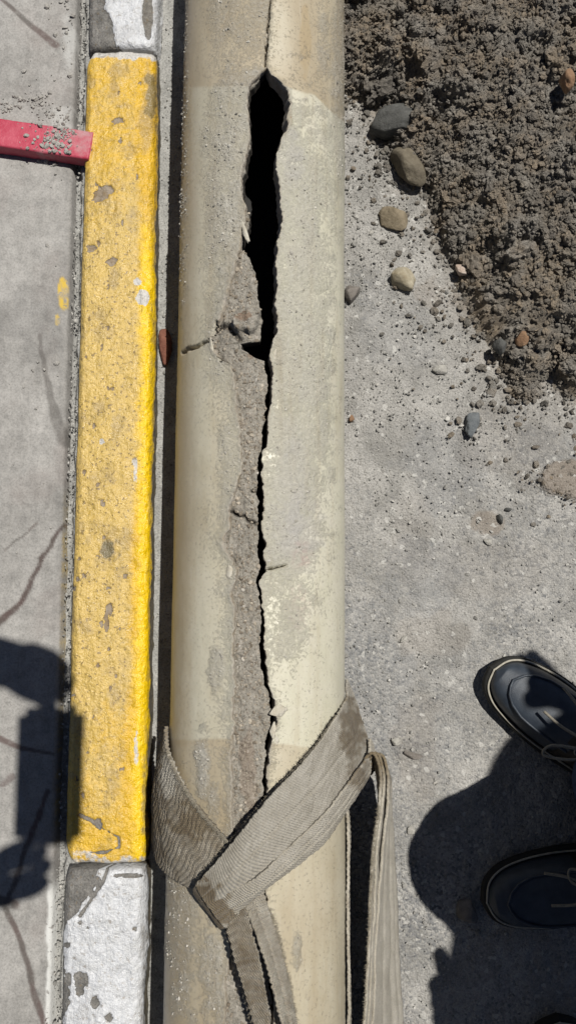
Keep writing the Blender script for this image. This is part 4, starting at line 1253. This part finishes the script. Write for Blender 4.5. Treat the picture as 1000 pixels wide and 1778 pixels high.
PB = np.concatenate([PB, cap[None]], 0); du = np.concatenate([du, du[-1:]], 0)
grid('bar_body', PB, REDBAR, bar, {'dust': np.clip(du, 0, 1)}, flip=True)
k = 260
q = np.column_stack([rng.normal(-.045, .011, k), rng.uniform(-wb * .9, wb * 1.1, k), np.full(k, hb_)])
q[:40, 0] = rng.normal(-.075, .02, 40)
r = rng.choice([.0009, .0014, .0022, .0034], k, p=[.42, .35, .18, .05])
q[:, 2] = np.where(q[:, 1] > wb, PZ - PZ + .012, hb_) + r * .4
scatter('cement_spatter', q, r, MORTAR, 26, 1, .25, .8, parent=bar)

# ------------------------------------------------------------------ people
LEATHER = simple('navy_leather', (0.017, 0.023, 0.033), (0.034, 0.044, 0.058), 90, .5, .0004, .5, 900)
QUARTER = simple('dark_brown_leather', (0.012, 0.009, 0.006), (0.026, 0.019, 0.012), 120, .55, .0005, .4, 700)
RUBBER = simple('black_rubber', (0.012, 0.012, 0.011), (0.022, 0.021, 0.019), 150, .8, .0006, .3)
WELT = simple('cream_welt', (0.27, 0.25, 0.205), (0.40, 0.375, 0.31), 200, .7, .0003)
LACE = simple('tan_lace', (0.17, 0.155, 0.125), (0.26, 0.235, 0.19), 400, .9, .0004, .2)
DENIM = simple('blue_denim', (0.018, 0.028, 0.062), (0.036, 0.052, 0.10), 180, .9, .0006, .2, 1100)
SHIRT = simple('grey_shirt', (0.10, 0.10, 0.11), (0.16, 0.16, 0.17), 60, .9, .0005, .2)
SKIN = simple('skin', (0.30, 0.17, 0.11), (0.36, 0.22, 0.15), 90, .55, .0003, .4)
HAIR = simple('dark_hair', (0.012, 0.009, 0.007), (0.022, 0.017, 0.013), 200, .6, .0006)
BLACK = simple('black_glass', (0.010, 0.010, 0.011), (0.014, 0.014, 0.015), 60, .25, 0)
STEEL = simple('eyelet_metal', (0.20, 0.19, 0.17), (0.30, 0.28, 0.25), 200, .4, 0)
SL = .285
TW = np.array([0, .02, .05, .10, .17, .26, .36, .48, .62, .76, .88, .96, 1.0])
WW = np.array([0, .020, .0315, .0405, .0465, .0505, .0505, .0455, .0385, .0365, .0345, .024, 0]) * .86


def half_w(t):
    return np.interp(t, TW, WW)


def outline(n, grow=0.0, t0=0, t1=1):
    t = (1 - np.cos(np.linspace(0, math.pi, n))) / 2 * (t1 - t0) + t0
    w = half_w(t)
    skew = .006 * np.sin(t * math.pi * 1.1)
    return t, w, skew


def shoe(parent, toe, head, mirror=1, label=None):
    """toe: ground point under the tip; head: direction from toe to heel (unit xy)."""
    e = bpy.data.objects.new('shoe', None); COL.objects.link(e); e.parent = parent; e.empty_display_size = .02
    loc = np.array([toe[0], toe[1], 0]) - np.array(parent.location)
    e.location = tuple(loc); e.rotation_euler = (0, 0, math.atan2(head[1], head[0]))
    if label: e['label'] = label
    # sole
    t = np.concatenate([np.linspace(0, 1, 60) ** 1.6 * .5, np.linspace(.5, 1, 50)[1:]])
    w = catmull(np.stack([TW, WW], 1), 300); w = np.interp(t, w[:, 0], np.maximum(w[:, 1], 0)); w = np.maximum(w, .0005)
    sk = mirror * .007 * np.sin(t * math.pi * 1.2)
    xo = t * SL
    ring = np.concatenate([np.stack([xo, sk + w], 1), np.stack([xo, sk - w], 1)[::-1]])
    cen = np.array([SL * .45, 0])
    def lay(g, z):
        d = ring - cen
        l = np.linalg.norm(d, axis=1)[:, None]
        p = ring + d / l * g
        rise = .012 * np.clip(1 - p[:, 0] / .06, 0, 1) ** 2
        return np.column_stack([p, z + rise])
    L = [lay(-.03, .0015), lay(-.002, .0015), lay(.003, .004), lay(.0062, .010), lay(.0062, .017), lay(.0045, .0215), lay(-.006, .0225), lay(-.03, .0225)]
    grid('sole', np.stack(L), RUBBER, e, wrap=True)
    # pale welt line running round the toe and forepart
    m = len(t)
    i0 = int(m * .60)
    wl = np.concatenate([lay(.0005, .0245)[:i0][::-1], lay(.0005, .0245)[-i0:][::-1]])
    tube('welt', wl, .0013, WELT, e, 7)
    # upper
    tt = np.concatenate([np.linspace(0.004, .3, 70), np.linspace(.3, .985, 60)[1:]])
    wcur = np.interp(tt, t, w) - .0035
    wcur = np.maximum(wcur, .001)
    skc = mirror * .007 * np.sin(tt * math.pi * 1.2)
    hh = np.interp(tt, [0, .03, .1, .2, .3, .4, .5, .58, .7, .85, .97, 1], [.008, .020, .031, .037, .043, .052, .064, .074, .078, .080, .076, .05])
    a = np.linspace(0, math.pi, 72)
    ca, sa = np.cos(a), np.sin(a)
    pw = .62
    yc = np.sign(ca) * np.abs(ca) ** .85
    zc = np.abs(sa) ** pw
    rise = .012 * np.clip(1 - tt * SL / .06, 0, 1) ** 2
    def upper(tsel, ainc, off=0.0):
        W_ = np.interp(tsel, tt, wcur); H_ = np.interp(tsel, tt, hh); K_ = np.interp(tsel, tt, skc); R_ = np.interp(tsel, tt, rise)
        yy_ = np.sign(np.cos(ainc)) * np.abs(np.cos(ainc)) ** .85; zz_ = np.abs(np.sin(ainc)) ** pw
        cre = .0012 * np.sin(tsel * SL / .009)[:, None] * sm(.28, .34, tsel)[:, None] * sm(.46, .40, tsel)[:, None]
        X_ = np.repeat((tsel * SL)[:, None], len(ainc), 1) - off * sm(.1, 0, tsel)[:, None]
        Y_ = K_[:, None] + (W_[:, None] + off) * yy_[None]
        Z_ = .022 + R_[:, None] + (H_[:, None] + off) * zz_[None] + cre * np.abs(np.sin(ainc))[None]
        return np.stack([X_, Y_, Z_], -1)
    fore = tt[tt < .56]
    grid('vamp', upper(fore, a), LEATHER, e, flip=False)
    back = np.linspace(.40, .985, 60)
    side = np.concatenate([np.linspace(0, .95, 30)])
    grid('quarter', upper(back, side, .0016), QUARTER, e)
    grid('quarter', upper(back, math.pi - side[::-1], .0016), QUARTER, e)
    # moccasin plug: raised panel with a puckered rim
    tp = np.linspace(.075, .43, 60)
    ap = np.linspace(.24 * math.pi, .76 * math.pi, 44)
    lim = np.interp(tp, [.075, .1, .14, .2, .43], [.06, .55, .82, 1, 1])
    AA = math.pi / 2 + (ap - math.pi / 2)[None] * lim[:, None]
    PP = np.stack([upper(tp[i:i + 1], AA[i], .0018 + 0 * i)[0] for i in range(len(tp))])
    PP[:, [0, -1], 2] -= .002; PP[0, :, 2] -= .0015
    grid('plug', PP, LEATHER, e)
    rim = np.concatenate([PP[::-1, 1], PP[1:, -2]])
    tube('plug_seam', rim + np.array([0, 0, .0012]), .0016, LEATHER, e, 6)
    # tongue, eyelets and laces
    tg = np.linspace(.40, .66, 20); at = np.linspace(.36 * math.pi, .64 * math.pi, 16)
    TG = upper(tg, at, .003); TG[..., 2] += np.linspace(0, .012, 20)[:, None]
    grid('tongue', TG, QUARTER, e)
    ev = []
    for tr in (.45, .50):
        for sgn in (1, -1):
            c = upper(np.array([tr]), np.array([math.pi / 2 - sgn * .48]), .0042)[0, 0]
            th = np.linspace(0, 2 * math.pi, 14, endpoint=False)
            tube('eyelet', np.column_stack([c[0] + .0036 * np.cos(th), c[1] + .0036 * np.sin(th), np.full(14, c[2])]), .0011, STEEL, e, 6, closed=True)
            ev.append(c)
    top = np.array([.475 * SL, 0, max(c[2] for c in ev) + .006])
    for p, q in ((ev[0], ev[3]), (ev[1], ev[2]), (ev[2], ev[3])):
        tube('lace', catmull([p, (np.array(p) + q) / 2 + np.array([0, 0, .006]), q], 16), .0019, LACE, e, 6)
    for sgn in (1, -1):                                  # bow loops and loose ends
        k_ = top + np.array([.006, 0, .004])
        tube('lace', catmull([k_, k_ + (-.022, sgn * .012, .006), k_ + (-.046, sgn * .026 - .004, -.004), k_ + (-.044, sgn * .040 - .004, -.008), k_ + (-.018, sgn * .026, .003), k_], 40), .0018, LACE, e, 6)
        tube('lace', catmull([k_, k_ + (-.020, sgn * .006 + .006, .004), k_ + (-.050, sgn * .016 + .012, -.008), k_ + (-.074, sgn * .019 + .016, -.017)], 30), .0018, LACE, e, 6)
    return e


def skin_mesh(name, joints, edges, root, sub=2):
    """joints: name -> (xyz, radius); grown into one continuous surface."""
    names = list(joints)
    me = bpy.data.meshes.new(name)
    me.from_pydata([tuple(joints[k][0]) for k in names], [(names.index(a_), names.index(b_)) for a_, b_ in edges], [])
    o = bpy.data.objects.new(name, me); COL.objects.link(o)
    o.modifiers.new('skin', 'SKIN')
    if not me.skin_vertices:
        me.attributes.new  # the modifier normally adds the layer
    lay = me.skin_vertices[0].data if me.skin_vertices else None
    if lay is None:
        bpy.context.view_layer.objects.active = o
        bpy.ops.mesh.customdata_skin_add()
        lay = me.skin_vertices[0].data
    for i, k in enumerate(names):
        r_ = joints[k][1]
        lay[i].radius = (r_, r_) if not isinstance(r_, tuple) else r_
        lay[i].use_root = (k == root)
    s_ = o.modifiers.new('smooth', 'SUBSURF'); s_.levels = sub; s_.render_levels = sub
    dg = bpy.context.evaluated_depsgraph_get(); dg.update()
    out = bpy.data.meshes.new_from_object(o.evaluated_get(dg))
    bpy.data.objects.remove(o); bpy.data.meshes.remove(me)
    out.name = name
    out.polygons.foreach_set('use_smooth', np.full(len(out.polygons), True))
    return out


def v3(*a):
    return np.array(a, float)


def hand_chain(J, E, wrist, tag_, wpos, fwd, side, nrm, curl=.5, thumb_out=.7, tb=.03):
    """Palm, four fingers and a thumb. fwd: wrist to knuckles; side: towards the thumb; nrm: the way the palm faces."""
    J[tag_ + 'palm'] = (wpos + fwd * .045, .029); E.append((wrist, tag_ + 'palm'))
    for f, (off, L) in enumerate(((.028, .072), (.010, .080), (-.009, .074), (-.027, .058))):
        kn = wpos + fwd * .088 + side * off
        J[f'{tag_}k{f}'] = (kn, .0098); E.append((tag_ + 'palm', f'{tag_}k{f}'))
        p, d = kn, fwd
        for b_ in range(3):
            d = d * math.cos(curl) + nrm * math.sin(curl); d = d / np.linalg.norm(d)
            p = p + d * L * (.45, .32, .23)[b_]
            J[f'{tag_}f{f}{b_}'] = (p, (.0100, .0094, .0082)[b_]); E.append((f'{tag_}k{f}' if b_ == 0 else f'{tag_}f{f}{b_ - 1}', f'{tag_}f{f}{b_}'))
    t0 = wpos + fwd * tb + side * .03
    d = fwd * .6 + side * thumb_out + nrm * .25; d /= np.linalg.norm(d)
    J[tag_ + 't0'] = (t0, .0125); E.append((tag_ + 'palm', tag_ + 't0'))
    J[tag_ + 't1'] = (t0 + d * .036, .0108); E.append((tag_ + 't0', tag_ + 't1'))
    J[tag_ + 't2'] = (t0 + d * .064 + fwd * .004, .009); E.append((tag_ + 't1', tag_ + 't2'))


def head_mesh(c, face, up_):
    V, F = ICO[4]
    f = face / np.linalg.norm(face); u_ = up_ - f * (up_ @ f); u_ /= np.linalg.norm(u_); r_ = np.cross(f, u_)
    x, y, z = V[:, 0], V[:, 1], V[:, 2]            # x forward, y side, z up
    W = np.stack([x * .097, y * .076, z * .115], 1)
    W[:, 0] += .018 * np.exp(-((y / .16) ** 2 + ((z + .05) / .22) ** 2)) * (x > 0)         # nose
    W[:, 0] -= .008 * np.exp(-(((np.abs(y) - .38) / .16) ** 2 + ((z - .14) / .12) ** 2)) * (x > 0)   # eye sockets
    W[:, 0] += .006 * np.exp(-((y / .3) ** 2 + ((z + .42) / .08) ** 2)) * (x > 0)         # lips
    W[:, 0] += .010 * np.exp(-((y / .35) ** 2 + ((z + .85) / .2) ** 2)) * (x > 0)         # chin
    W[:, 1] *= 1 - .25 * sm(-.2, -1, z)
    W[:, 1] += np.sign(y) * .014 * np.exp(-(((x + .08) / .16) ** 2 + ((z + .02) / .24) ** 2)) * (np.abs(y) > .8)   # ears
    return c + W @ np.stack([f, r_, u_]), F


def person(base, label, ankles, knees, hips, chest, neck, head, face, shoulders, elbows, hands, shoes, arm_cloth=True):
    """All positions in world coordinates; hands: list of (wrist, fwd, side, nrm, curl, thumb)."""
    root = empty('person', tuple(base), label, 'person')
    o_ = np.array(root.location)
    J, E = {}, []
    pel = (hips[0] + hips[1]) / 2
    J['pel'] = (pel + v3(0, 0, .04), .13)
    J['waist'] = (pel * .6 + chest * .4, .122); J['chest'] = (chest, .138); J['neck'] = (neck, .055); J['nape'] = (neck * .35 + head * .65, .050)
    E += [('pel', 'waist'), ('waist', 'chest'), ('chest', 'neck'), ('neck', 'nape')]
    for i in (0, 1):
        J[f'hip{i}'] = (hips[i], .092); J[f'knee{i}'] = (knees[i], .058); J[f'calf{i}'] = (knees[i] * .65 + ankles[i] * .35, .054); J[f'ank{i}'] = (ankles[i], .036)
        E += [('pel', f'hip{i}'), (f'hip{i}', f'knee{i}'), (f'knee{i}', f'calf{i}'), (f'calf{i}', f'ank{i}')]
        J[f'sh{i}'] = (shoulders[i], .058); J[f'el{i}'] = (elbows[i], .042); J[f'wr{i}'] = (hands[i][0], .027)
        E += [('chest', f'sh{i}'), (f'sh{i}', f'el{i}'), (f'el{i}', f'wr{i}')]
        hand_chain(J, E, f'wr{i}', f'h{i}', *hands[i])
    J = {k: (np.asarray(p) - o_, r_) for k, (p, r_) in J.items()}
    body = skin_mesh('body', J, E, 'pel', 2)
    hv, hf = head_mesh(head - o_, face, v3(0, 0, 1))
    bm = bmesh.new(); bm.from_mesh(body)
    vs = [bm.verts.new(tuple(p)) for p in hv]
    for f in hf:
        bm.faces.new([vs[i] for i in f]).smooth = True
    bm.to_mesh(body); bm.free()
    link('body', body, SKIN, root)
    # hair cap
    V, F = ICO[3]
    f_ = face / np.linalg.norm(face); u_ = v3(0, 0, 1) - f_ * f_[2]; u_ /= np.linalg.norm(u_); r_ = np.cross(f_, u_)
    W = np.stack([V[:, 0] * .102 - .010, V[:, 1] * .083, V[:, 2] * .108 + .018], 1) * (1 + .04 * fbm(V[:, 0] * 6, V[:, 1] * 6, V[:, 2] * 6, s=3)[:, None])
    W[:, 0] = np.where((V[:, 0] > .45) & (V[:, 2] < .45), np.minimum(W[:, 0], .055), W[:, 0])
    link('hair', mesh_np('hair', head - o_ + W @ np.stack([f_, r_, u_]), F), HAIR, root)
    # trousers and shirt, a little fuller than the body
    T_ = {}; TE = []
    T_['pel'] = (pel + v3(0, 0, .05) - o_, .142); T_['belt'] = (pel * .8 + chest * .2 - o_, .135); TE.append(('pel', 'belt'))
    for i in (0, 1):
        T_[f'hip{i}'] = (hips[i] - o_, .093); T_[f'knee{i}'] = (knees[i] - o_, .071); T_[f'calf{i}'] = (knees[i] * .5 + ankles[i] * .5 - o_, .073); T_[f'hem{i}'] = (knees[i] * .04 + ankles[i] * .96 - o_, .074); T_[f'cuff{i}'] = (ankles[i] - o_ - v3(0, 0, .030), .077)
        TE += [('pel', f'hip{i}'), (f'hip{i}', f'knee{i}'), (f'knee{i}', f'calf{i}'), (f'calf{i}', f'hem{i}'), (f'hem{i}', f'cuff{i}')]
    tm = skin_mesh('trousers', T_, TE, 'pel', 3)
    co = np.zeros(len(tm.vertices) * 3); tm.vertices.foreach_get('co', co); co = co.reshape(-1, 3)
    nn = np.zeros(len(tm.vertices) * 3); tm.vertices.foreach_get('normal', nn); nn = nn.reshape(-1, 3)
    co = co + nn * (.007 * fbm(co[:, 0] / .06, co[:, 1] / .06, co[:, 2] / .03, s=5, o=3))[:, None]
    tm.vertices.foreach_set('co', co.ravel()); tm.update()
    link('trousers', tm, DENIM, root)
    S_ = {'waist': (pel * .85 + chest * .15 - o_, .146), 'belly': (pel * .45 + chest * .55 - o_, .146), 'chest': (chest - o_, .152), 'collar': (neck * .85 + chest * .15 - o_, .068)}
    SE = [('waist', 'belly'), ('belly', 'chest'), ('chest', 'collar')]
    for i in (0, 1):
        S_[f'sh{i}'] = (shoulders[i] - o_, .072); S_[f'el{i}'] = (elbows[i] - o_, .054)
        S_[f'cf{i}'] = ((hands[i][0] * .8 + elbows[i] * .2) - o_, .040)
        SE += [('chest', f'sh{i}'), (f'sh{i}', f'el{i}'), (f'el{i}', f'cf{i}')]
    link('shirt', skin_mesh('shirt', S_, SE, 'waist', 2), SHIRT, root)
    for args in shoes:
        shoe(root, *args)
    return root


def lift(px, py, z):
    """The point at height z above the ground point seen at that pixel."""
    p = U(px, py, 0); p[2] = z
    return p


def nrmz(*a):
    a = np.array(a, float)
    return a / np.linalg.norm(a)


def cast(px, py, z):
    """The point at height z whose shadow falls on the ground at that pixel."""
    p = U(px, py, 0)
    return p + np.array(SUN) / SUN.z * z


# bystander on the right, knees a little bent, only the shoes and hems in view
toe1, toe2 = U(846, 1160, 0), U(834, 1550, 0)
h1 = nrmz(.755, -.656, 0); h2 = nrmz(.972, .20, 0)
an1 = toe1 + h1 * .197 + v3(0, 0, .10); an2 = toe2 + h2 * .205 + v3(0, 0, .10)
kn1 = cast(783, 1482, .50); kn2 = cast(905, 1640, .50)
hp1 = v3(kn1[0] + .32, kn1[1] - .07, .90); hp2 = v3(hp1[0] + .02, hp1[1] - .18, .90)
pelv = (hp1 + hp2) / 2
ch = pelv + v3(-.02, 0, .42); nk = pelv + v3(-.05, 0, .60); hd = pelv + v3(-.10, 0, .74)
person(v3(pelv[0], pelv[1], 0), 'person in dark lace up shoes and blue jeans standing beside the pipe', [an1, an2], [kn1, kn2], [hp1, hp2], ch, nk, hd, v3(-1, .05, -.5),
       [ch + v3(0, .20, .10), ch + v3(0, -.20, .10)], [cast(905, 1350, 1.15), ch + v3(.05, -.22, -.22)],
       [(cast(995, 1240, .98), nrmz(-.85, .3, -.1), nrmz(.3, .85, 0), nrmz(0, -.1, -1), 1.2, .2), (cast(847, 1835, .80), nrmz(-.75, .5, -.3), nrmz(-.1, 1, 0), nrmz(0, -.25, -1), 1.2, 2.6, .06)],
       [(toe1, h1[:2], 1, 'dark navy laced shoe, its toe partly in sunlight'), (toe2, h2[:2], -1, 'dark navy laced shoe, wholly in shade')])

# second bystander just past the lower edge of the picture: only a toe in view
toe3 = U(955, 1752, 0); h3 = nrmz(.08, -1, 0); toe4 = toe3 + v3(.24, -.03, 0)
an3 = toe3 + h3 * .215 + v3(0, 0, .10); an4 = toe4 + h3 * .215 + v3(0, 0, .10)
hp3, hp4 = an3 + v3(.03, -.02, .80), an4 + v3(-.03, -.02, .80)
p2 = (hp3 + hp4) / 2
c2_ = p2 + v3(0, .0, .42)
person(v3(p2[0], p2[1], 0), 'person seen only by a dark shoe toe at the lower right edge', [an3, an4], [an3 + v3(.01, .02, .40), an4 + v3(-.01, .02, .40)], [hp3, hp4], c2_, c2_ + v3(0, 0, .18), c2_ + v3(0, .04, .33), v3(0, 1, -.3),
       [c2_ + v3(-.2, 0, .1), c2_ + v3(.2, 0, .1)], [c2_ + v3(-.25, -.03, -.18), c2_ + v3(.25, -.03, -.18)],
       [(c2_ + v3(-.26, .02, -.42), nrmz(0, .1, -1), nrmz(0, 1, 0), nrmz(1, 0, 0), .3, .5), (c2_ + v3(.26, .02, -.42), nrmz(0, .1, -1), nrmz(0, 1, 0), nrmz(-1, 0, 0), .3, .5)],
       [(toe3, h3[:2], 1), (toe4, h3[:2], -1)])

# photographer on the pavement at the left, holding the phone out over the pipe in both hands
def cast_p(px, py, z, zr=PZ):
    p = U(px, py, zr)
    return p + np.array(SUN) / SUN.z * (z - zr)


ZP = CAM_H + .034
pc = cast_p(86, 1347, ZP)
phone = empty('phone', (pc[0], pc[1], ZP), 'black phone held out flat over the pipe by two hands', 'phone')
bm = bmesh.new(); bmesh.ops.create_cube(bm, size=1)
bmesh.ops.scale(bm, vec=(.082, .168, .009), verts=bm.verts)
bmesh.ops.bevel(bm, geom=[e for e in bm.edges if abs(e.verts[0].co.z - e.verts[1].co.z) > .005], offset=.010, segments=4, affect='EDGES')
me = bpy.data.meshes.new('phone_body'); bm.to_mesh(me); bm.free(); link('phone_body', me, BLACK, phone)
bm = bmesh.new(); bmesh.ops.create_cube(bm, size=1); bmesh.ops.scale(bm, vec=(.074, .150, .001), verts=bm.verts)
me = bpy.data.meshes.new('screen'); bm.to_mesh(me); bm.free(); link('screen', me, BLACK, phone, (0, 0, .0052))
wA = v3(pc[0] - .118, pc[1] + .146, ZP + .014); wB = v3(pc[0] - .125, pc[1] - .125, ZP + .014)
px_, py_ = pc[0] - .62, pc[1] + .02
hpA, hpB = v3(px_ - .08, py_ + .09, .98), v3(px_ - .08, py_ - .09, .98)
anA, anB = v3(px_ - .06, py_ + .13, PZ + .10), v3(px_ - .06, py_ - .13, PZ + .10)
cA = v3(px_ - .03, py_, 1.38); nA = v3(px_ + .02, py_, 1.57); hA = v3(px_ + .07, py_, 1.70)
person(v3(px_, py_, PZ), 'photographer in a grey shirt holding a phone out, known by a shadow on the pavement', [anA, anB], [anA * .5 + hpA * .5 + v3(.02, 0, 0), anB * .5 + hpB * .5 + v3(.02, 0, 0)], [hpA, hpB], cA, nA, hA, v3(1, 0, -.8),
       [cA + v3(.03, .19, .08), cA + v3(.03, -.19, .08)], [cA + v3(.20, .24, -.15), cA + v3(.20, -.24, -.15)],
       [(wA, nrmz(1, -.12, 0), nrmz(.12, 1, 0), nrmz(0, -.5, 1), .3, .1), (wB, nrmz(1, .12, 0), nrmz(.12, -1, 0), nrmz(0, .6, 1), .5, .1)], [])
for yy_ in (.13, -.13):
    pr_ = [o for o in bpy.data.objects if o.name.startswith('person')][-1]
    e = shoe(pr_, (px_ + .15, py_ + yy_), (-1, 0), 1)
    e.location.z += 0.0
